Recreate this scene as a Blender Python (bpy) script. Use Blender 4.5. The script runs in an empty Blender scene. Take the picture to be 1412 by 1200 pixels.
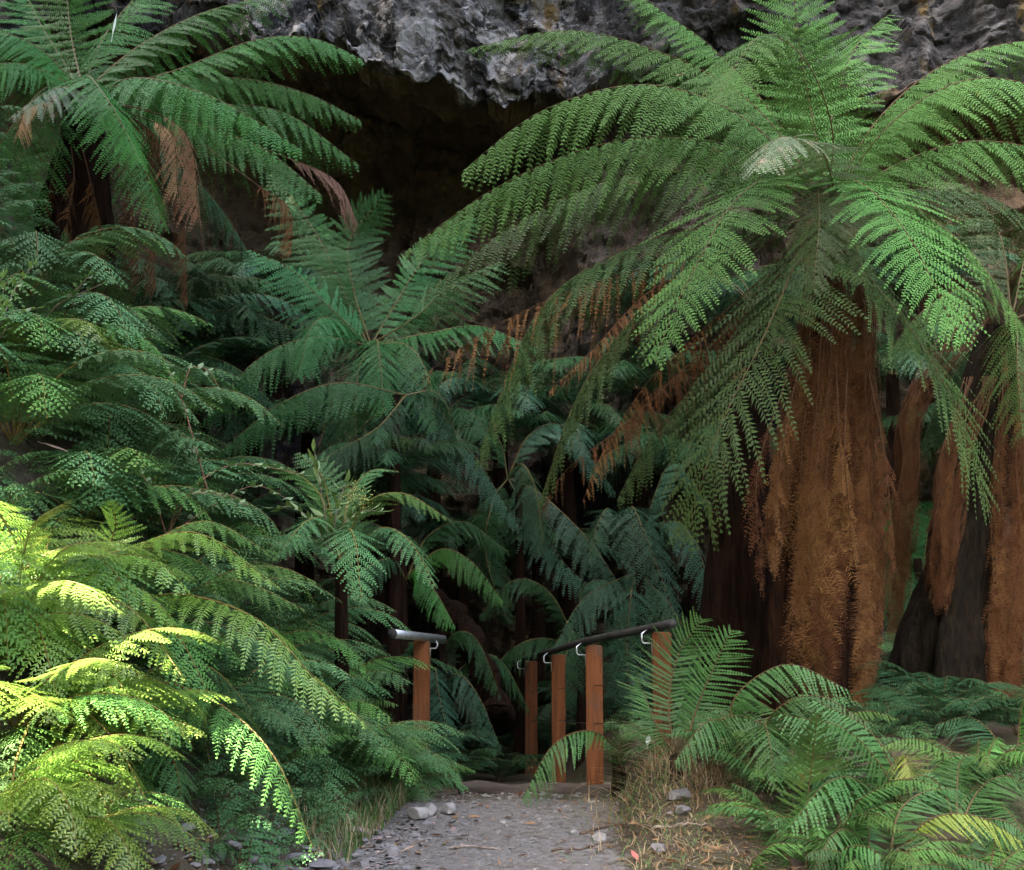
import bpy, math, random
import numpy as np
PI = math.pi
R = math.radians
sc = bpy.context.scene
COL = sc.collection
random.seed(11)
rng = np.random.default_rng(11)
Z = np.array([0., 0., 1.])

# ---------------------------------------------------------------- camera
CAMZ, PITCH, FPX = 1.6, R(7.0), 1704.0
cam = bpy.data.cameras.new('camera')
cam.sensor_width = 36.0
cam.lens = 36.0 * FPX / 1412.0
cam.clip_start = 0.05
cam.clip_end = 500
camo = bpy.data.objects.new('camera', cam)
camo.location = (0, 0, CAMZ)
camo.rotation_euler = (PI / 2 + PITCH, 0, 0)
COL.objects.link(camo)
sc.camera = camo


def at(px, py, Y):
    cx = (px - 706) / FPX
    cz = (600 - py) / FPX
    dy = math.cos(PITCH) - cz * math.sin(PITCH)
    dz = math.sin(PITCH) + cz * math.cos(PITCH)
    s = Y / dy
    return np.array([cx * s, Y, CAMZ + dz * s])


# ---------------------------------------------------------------- noise
def _hash(ix, iy, iz, seed):
    h = (ix.astype(np.int64) * 374761393 + iy.astype(np.int64) * 668265263 + iz.astype(np.int64) * 2147483647 + seed * 974711) & 0xffffffff
    h = ((h ^ (h >> 13)) * 1274126177) & 0xffffffff
    h = (h ^ (h >> 16)) & 0xffffffff
    return h / 4294967295.0


def vnoise(x, y, z=None, seed=0):
    x = np.asarray(x, float); y = np.asarray(y, float)
    z = np.zeros_like(x) if z is None else np.asarray(z, float)
    x, y, z = np.broadcast_arrays(x, y, z)
    ix, iy, iz = np.floor(x), np.floor(y), np.floor(z)
    fx, fy, fz = x - ix, y - iy, z - iz
    fx, fy, fz = [f * f * (3 - 2 * f) for f in (fx, fy, fz)]
    r = 0
    for a in (0, 1):
        for b in (0, 1):
            for c in (0, 1):
                w = (fx if a else 1 - fx) * (fy if b else 1 - fy) * (fz if c else 1 - fz)
                r = r + w * _hash(ix + a, iy + b, iz + c, seed)
    return r * 2 - 1


def fbm(x, y, z=None, seed=0, oct=4):
    r, a, f = 0, 1.0, 1.0
    for o in range(oct):
        r = r + a * vnoise(np.asarray(x) * f, np.asarray(y) * f, None if z is None else np.asarray(z) * f, seed + o)
        a *= .5; f *= 2.03
    return r


def smooth(a, b, x):
    t = np.clip((x - a) / (b - a), 0, 1)
    return t * t * (3 - 2 * t)


# ---------------------------------------------------------------- terrain
def path_centre(y):
    return np.interp(y, [0, 7, 8.5, 10, 12, 14, 18], [-.3, -.2, -.05, .06, .0, -.4, -1.2])


def path_z(y):
    return np.interp(y, [-50, 9.9, 10.1, 12, 14, 17, 60], [0, 0, -.06, -.26, -.42, -.5, -.5])


def height(x, y):
    x = np.asarray(x, float); y = np.asarray(y, float)
    xc = path_centre(y)
    dl = np.clip(xc - .92 - x, 0, 6.5)
    dr = np.clip(x - xc - .72, 0, 8)
    k = smooth(1.5, 6.0, y)
    lb = (.85 * dl + .17 * dl * dl) * (.25 + .75 * k)
    lb = np.minimum(lb, np.interp(y, [5.0, 6.5, 8.0, 10.0], [1.0, 1.5, 3.4, 6.0]))
    rb = (.42 * smooth(0, .42, dr) + .08 * dr) * (.06 + .94 * smooth(6.7, 8.9, y))
    back = .28 * np.clip(y - 12.5, 0, 4.5) * smooth(.3, 1.6, dl + dr)
    off = smooth(0, .5, dl + dr)
    n = fbm(x * .9, y * .9, seed=3) * .10 * off + fbm(x * 3, y * 3, seed=5, oct=3) * (.012 + .035 * off)
    return path_z(y) + lb + rb + back + n


# ---------------------------------------------------------------- mesh helpers
def link(name, me, mats=(), parent=None, loc=None):
    for m in mats:
        me.materials.append(m)
    o = bpy.data.objects.new(name, me)
    COL.objects.link(o)
    if parent is not None:
        o.parent = parent
    if loc is not None:
        o.location = loc
    return o


def quads_mesh(name, Q, mat, tip=None, smooth_from=None):
    """Q (K,4,3)"""
    K = len(Q)
    me = bpy.data.meshes.new(name)
    me.vertices.add(K * 4)
    me.vertices.foreach_set('co', np.ascontiguousarray(Q, dtype=np.float32).ravel())
    me.loops.add(K * 4)
    me.loops.foreach_set('vertex_index', np.arange(K * 4, dtype=np.int32))
    me.polygons.add(K)
    me.polygons.foreach_set('loop_start', np.arange(0, K * 4, 4, dtype=np.int32))
    me.polygons.foreach_set('material_index', np.ascontiguousarray(mat, dtype=np.int32))
    if tip is not None:
        at_ = me.attributes.new('tip', 'FLOAT', 'POINT')
        at_.data.foreach_set('value', np.repeat(tip, 4).astype(np.float32))
    me.update(calc_edges=True)
    return me


class MB:
    def __init__(s):
        s.v = []; s.f = []; s.m = []

    def tube(s, pts, rad, seg=8, mat=0, cap=True):
        P = np.array(pts, float)
        n = len(P)
        rad = np.broadcast_to(np.asarray(rad, float), (n,))
        T = np.gradient(P, axis=0)
        T /= np.linalg.norm(T, axis=1)[:, None] + 1e-9
        ref = np.array([0, 0, 1.]) if abs(T[0][2]) < .9 else np.array([1., 0, 0])
        b = len(s.v)
        for i in range(n):
            u = np.cross(T[i], ref); u /= np.linalg.norm(u) + 1e-9
            w = np.cross(u, T[i])
            for k in range(seg):
                a = 2 * PI * k / seg
                s.v.append(tuple(P[i] + rad[i] * (math.cos(a) * u + math.sin(a) * w)))
        for i in range(n - 1):
            for k in range(seg):
                k2 = (k + 1) % seg
                s.f.append((b + i * seg + k, b + i * seg + k2, b + (i + 1) * seg + k2, b + (i + 1) * seg + k)); s.m.append(mat)
        if cap:
            s.f.append(tuple(b + k for k in reversed(range(seg)))); s.m.append(mat)
            s.f.append(tuple(b + (n - 1) * seg + k for k in range(seg))); s.m.append(mat)

    def poly(s, pts, mat=0):
        b = len(s.v)
        s.v += [tuple(p) for p in pts]
        s.f.append(tuple(range(b, b + len(pts)))); s.m.append(mat)

    def geo(s, V, F, mat=0):
        b = len(s.v)
        s.v += [tuple(p) for p in V]
        s.f += [tuple(b + i for i in f) for f in F]
        s.m += [mat] * len(F)

    def build(s, name, mats, parent=None, loc=None, smooth=False):
        me = bpy.data.meshes.new(name)
        me.from_pydata(s.v, [], s.f)
        me.polygons.foreach_set('material_index', np.array(s.m, dtype=np.int32))
        if smooth:
            me.polygons.foreach_set('use_smooth', np.ones(len(s.f), dtype=bool))
        me.update()
        return link(name, me, mats if isinstance(mats, (list, tuple)) else [mats], parent, loc)


def empty(name, loc, label, cat, group=None):
    o = bpy.data.objects.new(name, None)
    o.empty_display_size = .1
    o.location = tuple(float(c) for c in loc)
    COL.objects.link(o)
    o['label'] = label; o['category'] = cat
    if group:
        o['group'] = group
    return o


def tag(o, label=None, cat=None, group=None, kind=None):
    if label: o['label'] = label
    if cat: o['category'] = cat
    if group: o['group'] = group
    if kind: o['kind'] = kind
    return o


def copy_tree(o, loc, rz, scale, label=None):
    r = o.copy(); COL.objects.link(r)
    r.location = tuple(float(c) for c in loc); r.rotation_euler = (0, 0, rz); r.scale = (scale,) * 3
    if label: r['label'] = label
    for ch in list(o.children):
        c = ch.copy(); COL.objects.link(c); c.parent = r
    return r


# ---------------------------------------------------------------- materials
class NT:
    def __init__(s, name):
        s.m = bpy.data.materials.new(name)
        s.m.use_nodes = True
        s.t = s.m.node_tree
        s.t.nodes.clear()
        s.out = s.n('ShaderNodeOutputMaterial')

    def n(s, t, **kw):
        x = s.t.nodes.new(t)
        for k, v in kw.items():
            setattr(x, k, v)
        return x

    def l(s, a, b):
        s.t.links.new(a, b)

    def noise(s, scale, detail=4, rough=.6, vec=None, dist=0):
        x = s.n('ShaderNodeTexNoise')
        x.inputs['Scale'].default_value = scale
        x.inputs['Detail'].default_value = detail
        x.inputs['Roughness'].default_value = rough
        x.inputs['Distortion'].default_value = dist
        if vec is not None: s.l(vec, x.inputs['Vector'])
        return x.outputs['Fac']

    def coords(s, scale=(1, 1, 1)):
        g = s.n('ShaderNodeNewGeometry')
        mp = s.n('ShaderNodeMapping')
        mp.inputs['Scale'].default_value = scale
        s.l(g.outputs['Position'], mp.inputs['Vector'])
        return mp.outputs['Vector']

    def ramp(s, fac, stops):
        x = s.n('ShaderNodeValToRGB')
        el = x.color_ramp.elements
        while len(el) < len(stops): el.new(.5)
        for e, (p, c) in zip(el, stops):
            e.position = p
            e.color = (c, c, c, 1) if not hasattr(c, '__len__') else (*c, 1)
        s.l(fac, x.inputs['Fac'])
        return x.outputs['Color']

    def mix(s, fac, a, b, mode='MIX'):
        x = s.n('ShaderNodeMix', data_type='RGBA', blend_type=mode)
        for sock, v in ((x.inputs['Factor'], fac), (x.inputs['A'], a), (x.inputs['B'], b)):
            if hasattr(v, 'links') or isinstance(v, bpy.types.NodeSocket): s.l(v, sock)
            elif hasattr(v, '__len__'): sock.default_value = (*v, 1)
            else: sock.default_value = v
        return x.outputs['Result']

    def bsdf(s, col, rough=.7, spec=.3, metal=0, bump=None, bstr=.3, bdist=.02):
        p = s.n('ShaderNodeBsdfPrincipled')
        if isinstance(col, bpy.types.NodeSocket): s.l(col, p.inputs['Base Color'])
        else: p.inputs['Base Color'].default_value = (*col, 1)
        if isinstance(rough, bpy.types.NodeSocket): s.l(rough, p.inputs['Roughness'])
        else: p.inputs['Roughness'].default_value = rough
        p.inputs['Specular IOR Level'].default_value = spec
        p.inputs['Metallic'].default_value = metal
        if bump is not None:
            b = s.n('ShaderNodeBump')
            b.inputs['Strength'].default_value = bstr
            b.inputs['Distance'].default_value = bdist
            s.l(bump, b.inputs['Height']); s.l(b.outputs['Normal'], p.inputs['Normal'])
        return p.outputs['BSDF']

    def done(s, sh):
        s.l(sh, s.out.inputs['Surface'])
        return s.m


def leaf_mat(name, base, tip, under, trans=.17, rough=.5, spec=.35, vary=.28, dead=None, dead_amt=.0):
    t = NT(name)
    a = t.n('ShaderNodeAttribute', attribute_name='tip')
    c = t.mix(a.outputs['Fac'], base, tip)
    pos = t.coords()
    n1 = t.noise(2.2, 3, .6, pos)
    f = t.ramp(n1, [(.3, 0), (.7, 1)])
    dark = tuple(v * .62 for v in base)
    c = t.mix(t.mix(.5, (0, 0, 0), f), c, dark)
    if dead is not None:
        n2 = t.noise(5.5, 3, .7, pos)
        c = t.mix(t.ramp(n2, [(.62 - dead_amt, 0), (.72 - dead_amt, 1)]), c, dead)
    oi = t.n('ShaderNodeObjectInfo')
    mr = t.n('ShaderNodeMapRange')
    mr.inputs['To Min'].default_value = 1 - vary; mr.inputs['To Max'].default_value = 1 + vary
    t.l(oi.outputs['Random'], mr.inputs['Value'])
    hs = t.n('ShaderNodeHueSaturation')
    t.l(c, hs.inputs['Color']); t.l(mr.outputs['Result'], hs.inputs['Value'])
    mh = t.n('ShaderNodeMapRange')
    mh.inputs['To Min'].default_value = .485; mh.inputs['To Max'].default_value = .512
    t.l(oi.outputs['Random'], mh.inputs['Value']); t.l(mh.outputs['Result'], hs.inputs['Hue'])
    g = t.n('ShaderNodeNewGeometry')
    c2 = t.mix(g.outputs['Backfacing'], hs.outputs['Color'], under)
    p = t.bsdf(c2, rough, spec)
    tr = t.n('ShaderNodeBsdfTranslucent')
    t.l(t.mix(.4, hs.outputs['Color'], tip), tr.inputs['Color'])
    mx = t.n('ShaderNodeMixShader')
    mx.inputs[0].default_value = trans
    t.l(p, mx.inputs[1]); t.l(tr.outputs[0], mx.inputs[2])
    return t.done(mx.outputs[0])


def plain(name, c1, c2, scale=6, rough=.8, spec=.25, stretch=(1, 1, 1), bstr=.5, bdist=.02, metal=0):
    t = NT(name)
    v = t.coords(stretch)
    n1 = t.noise(scale, 6, .65, v)
    c = t.mix(t.ramp(n1, [(.32, 0), (.68, 1)]), c1, c2)
    return t.done(t.bsdf(c, rough, spec, metal, n1, bstr, bdist))


M = {}
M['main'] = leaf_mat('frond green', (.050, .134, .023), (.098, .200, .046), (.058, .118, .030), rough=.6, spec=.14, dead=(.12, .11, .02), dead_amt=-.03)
M['mainshade'] = leaf_mat('old frond green', (.034, .085, .016), (.066, .112, .028), (.05, .088, .028), spec=.2, dead=(.12, .07, .02), dead_amt=.01)  # darker copy of the frond green, with shade put into the colour
M['pale'] = leaf_mat('pale frond', (.14, .21, .10), (.20, .25, .14), (.25, .28, .2), dead=(.28, .24, .15), dead_amt=.08)
M['left'] = leaf_mat('left frond green', (.030, .125, .018), (.055, .17, .028), (.05, .14, .035), spec=.2)
M['emerald'] = leaf_mat('emerald frond', (.026, .118, .028), (.044, .160, .044), (.04, .12, .04), spec=.2)
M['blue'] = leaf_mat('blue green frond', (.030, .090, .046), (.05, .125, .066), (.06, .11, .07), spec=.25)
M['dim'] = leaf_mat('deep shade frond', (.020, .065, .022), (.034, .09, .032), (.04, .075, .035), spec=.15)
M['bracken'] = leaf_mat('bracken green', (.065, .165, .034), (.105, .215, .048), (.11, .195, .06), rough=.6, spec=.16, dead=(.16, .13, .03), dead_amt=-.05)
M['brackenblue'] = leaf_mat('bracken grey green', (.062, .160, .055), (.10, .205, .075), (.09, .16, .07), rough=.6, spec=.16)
M['bright'] = leaf_mat('bright bracken', (.165, .305, .036), (.26, .395, .070), (.21, .32, .07), trans=.46, rough=.34, spec=.6, dead=(.24, .20, .03), dead_amt=-.05)  # lit copy of the bracken, sunlight put into its colour and sheen
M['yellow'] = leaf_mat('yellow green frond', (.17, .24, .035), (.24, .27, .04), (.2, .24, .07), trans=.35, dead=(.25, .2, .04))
M['shield'] = leaf_mat('shield fern green', (.032, .100, .019), (.058, .142, .030), (.055, .115, .034), rough=.5, spec=.28)
M['dead'] = leaf_mat('dead frond rust', (.085, .035, .011), (.21, .105, .045), (.10, .045, .016), trans=.12, rough=.8, spec=.1, vary=.4, dead=(.06, .022, .008), dead_amt=.08)
M['deaddark'] = leaf_mat('dead frond dark', (.075, .032, .012), (.12, .055, .02), (.09, .045, .02), trans=.08, rough=.85, spec=.1, vary=.35)
M['tan'] = leaf_mat('dead frond tan', (.30, .17, .078), (.42, .26, .13), (.32, .19, .09), trans=.2, rough=.8, spec=.1)
M['pink'] = leaf_mat('dead frond pinkish', (.17, .10, .062), (.24, .145, .095), (.19, .115, .07), trans=.2, rough=.8, spec=.1)
M['rachis'] = plain('rachis', (.12, .10, .03), (.085, .06, .02), 20, .55)
M['rachisbrown'] = plain('rachis brown', (.06, .05, .014), (.085, .05, .018), 20, .6)
M['rachisdead'] = plain('rachis dead', (.045, .02, .008), (.09, .042, .016), 20, .8)
M['rachisyellow'] = plain('rachis amber', (.16, .13, .03), (.13, .08, .02), 20, .6)


# ---------------------------------------------------------------- fronds
def curve(pts, n=44):
    P = np.array(pts, float)
    pad = np.vstack([2 * P[0] - P[1], P, 2 * P[-1] - P[-2]])
    out = []
    for i in range(len(P) - 1):
        p0, p1, p2, p3 = pad[i:i + 4]
        last = i == len(P) - 2
        t = np.linspace(0, 1, 21)[:21 if last else 20, None]
        out.append(.5 * (2 * p1 + (p2 - p0) * t + (2 * p0 - 5 * p1 + 4 * p2 - p3) * t ** 2 + (3 * p1 - p0 - 3 * p2 + p3) * t ** 3))
    C = np.vstack(out)
    d = np.linalg.norm(np.diff(C, axis=0), axis=1)
    s = np.concatenate([[0], np.cumsum(d)])
    u = np.linspace(0, s[-1], n)
    return np.stack([np.interp(u, s, C[:, k]) for k in range(3)], 1), s[-1]


def norm(a):
    return a / (np.linalg.norm(a, axis=-1, keepdims=True) + 1e-9)


def frond(pts, W, nP=32, nQ=20, stipe=.10, fold=.45, droop=.22, ang=74, roll=0., a=.42, b=.68, pw=.78, pl=.90,
          rw=.007, fwd=.16, face=None, missing=0., jit=1.0, ribs=True, side_w=(1., 1.)):
    """bipinnate frond -> quads (K,4,3), material index (K), tip value (K)"""
    C, L = curve(pts)
    n = len(C)
    gxx = np.linspace(0, 1, n)[:, None]
    C = C + sum(rng.normal(0, .006 * L * jit / f_, 3) * np.sin(PI * f_ * gxx + rng.uniform(0, 1)) * gxx for f_ in (2, 3, 5))
    T = norm(np.gradient(C, axis=0))
    o = np.array(pts[-1], float) - np.array(pts[0], float)
    if face is not None:
        o = np.array(face, float)
    o = o.copy(); o[2] = 0
    if np.linalg.norm(o) < 1e-3: o = np.array([0, -1., 0])
    o = o / np.linalg.norm(o)
    S0 = np.cross(o, Z)
    S = norm(S0[None] - T * (T @ S0)[:, None])
    N = np.cross(S, T)
    if roll:
        cr, sr = math.cos(roll), math.sin(roll)
        S, N = S * cr + N * sr, N * cr - S * sr
    ii = (np.arange(nP) + .5) / nP
    tt = stipe + (1 - stipe) * ii ** .97
    gx = np.linspace(0, 1, n)

    def ip(A, t):
        return np.stack([np.interp(t, gx, A[:, k]) for k in range(3)], 1)
    prof = (ii + .05) ** a * (1.02 - ii) ** b
    prof = prof / prof.max()
    M2 = nP * 2
    t2 = np.repeat(tt, 2) + rng.normal(0, .12 / nP, M2)
    i2 = np.repeat(ii, 2)
    side = np.tile([1., -1.], nP)
    B = ip(C, t2); Tt = norm(ip(T, t2)); St = norm(ip(S, t2)); Nt = norm(ip(N, t2))
    Li = W * np.repeat(prof, 2) * np.clip(1 + rng.normal(0, .08 * jit, M2) - (rng.random(M2) < .05) * rng.uniform(.1, .5, M2), .2, 1.4) * np.where(side > 0, side_w[0], side_w[1])
    al = R(ang) * (1 - .38 * i2 ** 2) + rng.normal(0, .05 * jit, M2)
    fo = fold + rng.normal(0, .10 * jit, M2)
    cf, sf = np.cos(fo)[:, None], np.sin(fo)[:, None]
    sv = side[:, None] * St * cf - Nt * sf
    n0 = Nt * cf + side[:, None] * St * sf
    d0 = np.cos(al)[:, None] * Tt + np.sin(al)[:, None] * sv
    keep = np.ones(M2, bool)
    if missing: keep = rng.random(M2) > missing
    B, Tt, n0, d0, Li, i2k = B[keep], Tt[keep], n0[keep], d0[keep], Li[keep], i2[keep]
    dr = droop * (1 + rng.normal(0, .25 * jit, len(Li)))[:, None]
    ds = L * (1 - stipe) / nP
    nq = np.maximum(3, np.round(nQ * Li / W)).astype(int)
    mx = nq.max()
    j = np.arange(mx)[None, :]
    u = (j + .55) / nq[:, None]
    ok = j < nq[:, None]
    u = np.minimum(u, 1)
    U = u[..., None]
    Lm = Li[:, None, None]
    pos = B[:, None] + Lm * (U * d0[:, None] + fwd * U ** 2 * Tt[:, None] - dr[:, None] * U ** 2 * Z)
    tp = norm(d0[:, None] + 2 * fwd * U * Tt[:, None] - 2 * dr[:, None] * U * Z)
    lp = norm(np.cross(np.broadcast_to(n0[:, None], tp.shape), tp))
    nn = np.cross(tp, lp)
    ln = pl * ds * np.clip(1.02 - u, 0, 1) ** .55 * (.7 + .3 * np.minimum(u * 5, 1)) * (Li / W)[:, None] ** .2
    ln = np.minimum(ln, .45 * Li[:, None]) * np.clip(1 + rng.normal(0, .16 * jit, ln.shape), .3, 1.6)
    w = (pw * .5 * Li / nq)[:, None, None] * np.clip(1 + rng.normal(0, .15, ln.shape + (1,)), .5, 1.5)
    quads, tips = [], []
    tv = np.clip(.15 + .55 * i2k[:, None] + .35 * u, 0, 1)
    for k in (1., -1.):
        bb = 1.12 + rng.normal(0, .08 * jit, ln.shape)
        d = np.cos(bb)[..., None] * tp + k * np.sin(bb)[..., None] * lp
        l = ln[..., None]
        p0 = pos
        mid = pos + d * l * .28 + nn * l * rng.normal(.05, .03, ln.shape + (1,))
        m1 = mid + tp * w; m2 = mid - tp * w
        tipp = pos + d * l - nn * l * rng.normal(.10, .07, ln.shape + (1,)) + tp * l * .14
        q = np.stack([p0, m1, tipp, m2], 2) if k > 0 else np.stack([p0, m2, tipp, m1], 2)
        quads.append(q[ok]); tips.append(tv[ok])
    mats = [np.zeros(len(q)) for q in quads]
    if ribs:
        us = np.array([0, .45, 1.0])
        Us = us[None, :, None]
        pr = B[:, None] + Lm * (Us * d0[:, None] + fwd * Us ** 2 * Tt[:, None] - dr[:, None] * Us ** 2 * Z) + n0[:, None] * .001
        tpr = norm(d0[:, None] + 2 * fwd * Us * Tt[:, None] - 2 * dr[:, None] * Us * Z)
        lpr = norm(np.cross(np.broadcast_to(n0[:, None], tpr.shape), tpr))
        wr = np.array([rw * .32, rw * .24, rw * .08])[None, :, None]
        for s_ in (0, 1):
            q = np.stack([pr[:, s_] + lpr[:, s_] * wr[:, s_], pr[:, s_] - lpr[:, s_] * wr[:, s_],
                          pr[:, s_ + 1] - lpr[:, s_ + 1] * wr[:, s_ + 1], pr[:, s_ + 1] + lpr[:, s_ + 1] * wr[:, s_ + 1]], 1)
            quads.append(q); tips.append(np.full(len(q), .6)); mats.append(np.zeros(len(q)))
    # rachis
    sel = np.arange(0, n, 2)
    if sel[-1] != n - 1: sel = np.append(sel, n - 1)
    rr = rw * (1.15 - gx[sel])[:, None]
    ringk = 5
    rings = np.stack([C[sel] + rr * (math.cos(2 * PI * k / ringk) * S[sel] + math.sin(2 * PI * k / ringk) * N[sel]) for k in range(ringk)], 1)
    for k in range(ringk):
        k2 = (k + 1) % ringk
        q = np.stack([rings[:-1, k], rings[:-1, k2], rings[1:, k2], rings[1:, k]], 1)
        quads.append(q); tips.append(np.full(len(q), .5)); mats.append(np.ones(len(q)))
    return np.concatenate(quads), np.concatenate(mats), np.concatenate(tips)


def frond_obj(name, pts, W, leaf, rach, parent, **kw):
    base = np.array(parent.location)
    q, m, t = frond(pts, W, **kw)
    me = quads_mesh(name, q - base, m, t)
    return link(name, me, [M[leaf], M[rach]], parent)


def arch_pts(base, az, L, e0, e1, n=6, sway=0.):
    """a frond arching from elevation e0 to e1 (radians) along its length"""
    p = np.array(base, float)
    out = [p.copy()]
    for k in range(n):
        f = (k + .5) / n
        e = e0 + (e1 - e0) * f ** 1.15
        az2 = az + sway * f
        p = p + L / n * np.array([math.cos(e) * math.cos(az2), math.cos(e) * math.sin(az2), math.sin(e)])
        out.append(p.copy())
    return out


# ---------------------------------------------------------------- ground
t = NT('ground soil')
v = t.coords()
n1 = t.noise(1.3, 6, .65, v); n2 = t.noise(14, 6, .7, v); n3 = t.noise(60, 4, .7, v)
soil = t.mix(t.ramp(n2, [(.3, 0), (.7, 1)]), (.040, .029, .020), (.105, .080, .055))
soil = t.mix(t.ramp(n1, [(.45, 0), (.62, 1)]), soil, (.055, .055, .025))
grav = t.mix(t.ramp(n3, [(.25, 0), (.75, 1)]), (.12, .116, .108), (.235, .226, .210))
grav = t.mix(t.ramp(n1, [(.35, 0), (.65, 1)]), grav, (.165, .150, .130))
grav = t.mix(t.ramp(n2, [(.35, 0), (.55, 1)]), (.095, .08, .066), grav)
pa = t.n('ShaderNodeAttribute', attribute_name='path')
wob = t.n('ShaderNodeMath', operation='MULTIPLY_ADD')
t.l(n2, wob.inputs[0]); wob.inputs[1].default_value = .9; t.l(pa.outputs['Fac'], wob.inputs[2])
c = t.mix(t.ramp(wob.outputs[0], [(.70, 0), (1.05, 1)]), soil, grav)
hh = t.mix(.5, n2, n3)
M['ground'] = t.done(t.bsdf(c, .9, .2, 0, hh, .9, .03))

gx = np.concatenate([np.linspace(-60, -7, 26)[:-1], np.arange(-7, 7.01, .07), np.linspace(7, 60, 26)[1:]])
gy = np.concatenate([np.linspace(-60, 3, 30)[:-1], np.arange(3, 18.01, .07), np.linspace(18, 80, 22)[1:]])
GX, GY = np.meshgrid(gx, gy)
GZ = height(GX, GY)
xc = path_centre(GY)
pm = 1 - smooth(.65, 1.15, np.abs(GX - xc + .03 + .25 * fbm(GX, GY, seed=9, oct=3)))
pm = pm * (1 - smooth(9.0, 10.1, GY))
nx, ny = len(gx), len(gy)
V = np.stack([GX, GY, GZ], -1).reshape(-1, 3)
idx = np.arange(nx * ny).reshape(ny, nx)
F = np.stack([idx[:-1, :-1], idx[:-1, 1:], idx[1:, 1:], idx[1:, :-1]], -1).reshape(-1, 4)


def grid_mesh(name, V, F, attrs=None, sm=True):
    me = bpy.data.meshes.new(name)
    me.vertices.add(len(V)); me.vertices.foreach_set('co', V.astype(np.float32).ravel())
    me.loops.add(F.size); me.loops.foreach_set('vertex_index', F.astype(np.int32).ravel())
    me.polygons.add(len(F)); me.polygons.foreach_set('loop_start', np.arange(0, F.size, F.shape[1], dtype=np.int32))
    me.polygons.foreach_set('use_smooth', np.full(len(F), sm))
    for k, a_ in (attrs or {}).items():
        x = me.attributes.new(k, 'FLOAT', 'POINT'); x.data.foreach_set('value', a_.astype(np.float32).ravel())
    me.update(calc_edges=True)
    return me


tag(link('ground', grid_mesh('ground', V, F, {'path': pm}), [M['ground']]), kind='structure')

# ---------------------------------------------------------------- cliff
cx = np.concatenate([np.linspace(-16, -6, 60)[:-1], np.linspace(-6, 8, 480), np.linspace(8, 18, 60)[1:]])
rows = []
lipx = np.array([-16, -4, -2.7, -2.0, -1.4, -.9, -.47, -.13, .02, .29, .79, 1.3, 1.96, 2.8, 3.7, 4.15, 5.9, 18])
lipz = np.array([8.3, 8.3, 8.12, 7.9, 7.68, 7.6, 7.47, 7.45, 7.55, 7.55, 7.6, 7.8, 8.1, 8.05, 7.75, 7.6, 7.25, 7.2])
zl = np.interp(cx, lipx, lipz)
rec = np.interp(cx, [-16, -5, -3.2, .2, .9, 2, 6, 18], [15.0, 15.6, 17.2, 17.4, 16.0, 15.6, 15.4, 15.2])
face = 14.2 + .25 * np.sin(cx * .5)
VV, RR = [], []
for f in np.linspace(0, 1, 150):
    z = -1.5 + f * (zl + .55 + 1.5)
    VV.append(np.stack([cx, rec - .9 * (1 - f) ** 2, z], -1)); RR.append(np.ones_like(cx))
for f in np.linspace(.04, 1, 40):
    e = f ** 1.1
    VV.append(np.stack([cx, rec + (face - rec) * e, zl + .55 - .55 * e], -1)); RR.append(np.full_like(cx, 1 - smooth(.86, 1, f)))
for f in np.linspace(.03, 1, 190) ** 1.7:
    VV.append(np.stack([cx, face + .5 * f * f + .2 * f, zl + f * 9], -1)); RR.append(np.zeros_like(cx))
V = np.stack(VV); Rr = np.stack(RR)
X, Y, ZZ = V[..., 0], V[..., 1], V[..., 2]
lay = np.floor(ZZ * 1.9 + 1.2 * fbm(X * .45, Y * .4, ZZ * .3, seed=21, oct=3))
led = _hash(lay, np.floor(X * .8 + .7 * vnoise(X, ZZ, seed=31)), lay * 0, 5) - .5
ridge = fbm(X * 1.1, Y * 1.1, ZZ * 1.6, seed=23, oct=5)
fine = np.abs(fbm(X * 4, Y * 4, ZZ * 5, seed=29, oct=3))
amp = np.where(Rr > .5, 1.0, .55)
flute = np.abs(vnoise(X * 1.6 + .3 * vnoise(X, ZZ * .5, seed=61), ZZ * .25, seed=62)) + .5 * np.abs(vnoise(X * 4.2, ZZ * .6, seed=63))
lay2 = np.floor(ZZ * 4.2 + 1.0 * fbm(X * .6, ZZ * .2, seed=71, oct=3)); led2 = _hash(lay2, np.floor(X * 2.2 + vnoise(X * 2, ZZ, seed=72)), lay2 * 0, 9) - .5
V[..., 1] = Y + (.42 * ridge + .36 * led + .16 * led2) * amp - .12 * fine - .16 * (flute - .4) * (1 - Rr)
lipmask = smooth(0, 1, Rr)
V[..., 2] += .22 * fbm(X * 1.7, Y * 1.5, seed=41, oct=4) * np.exp(-((ZZ - zl[None]) / 1.2) ** 2) + .05 * np.floor(3 * vnoise(X * 2.3, X * 0, seed=43)) * np.exp(-((ZZ - zl[None]) / .5) ** 2)
nr, nc = V.shape[:2]
idx = np.arange(nr * nc).reshape(nr, nc)
F = np.stack([idx[:-1, :-1], idx[:-1, 1:], idx[1:, 1:], idx[1:, :-1]], -1).reshape(-1, 4)
t = NT('cliff rock')
v = t.coords(); vs = t.coords((1, 1, .28))
n1 = t.noise(1.1, 8, .65, v); n2 = t.noise(6, 8, .7, v); n3 = t.noise(2.6, 6, .6, vs, .5); n4 = t.noise(24, 5, .7, v)
c = t.mix(t.ramp(n2, [(.3, 0), (.72, 1)]), (.045, .044, .041), (.165, .160, .150))
c = t.mix(t.ramp(n3, [(.42, 0), (.52, 1)]), c, (.018, .017, .016))
la = t.n('ShaderNodeAttribute', attribute_name='lichen')
c = t.mix(la.outputs['Fac'], t.mix(.55, c, (.022, .021, .020)), c)
lm = lambda f: t.mix(1.0, f, la.outputs['Color'], 'MULTIPLY')
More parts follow.
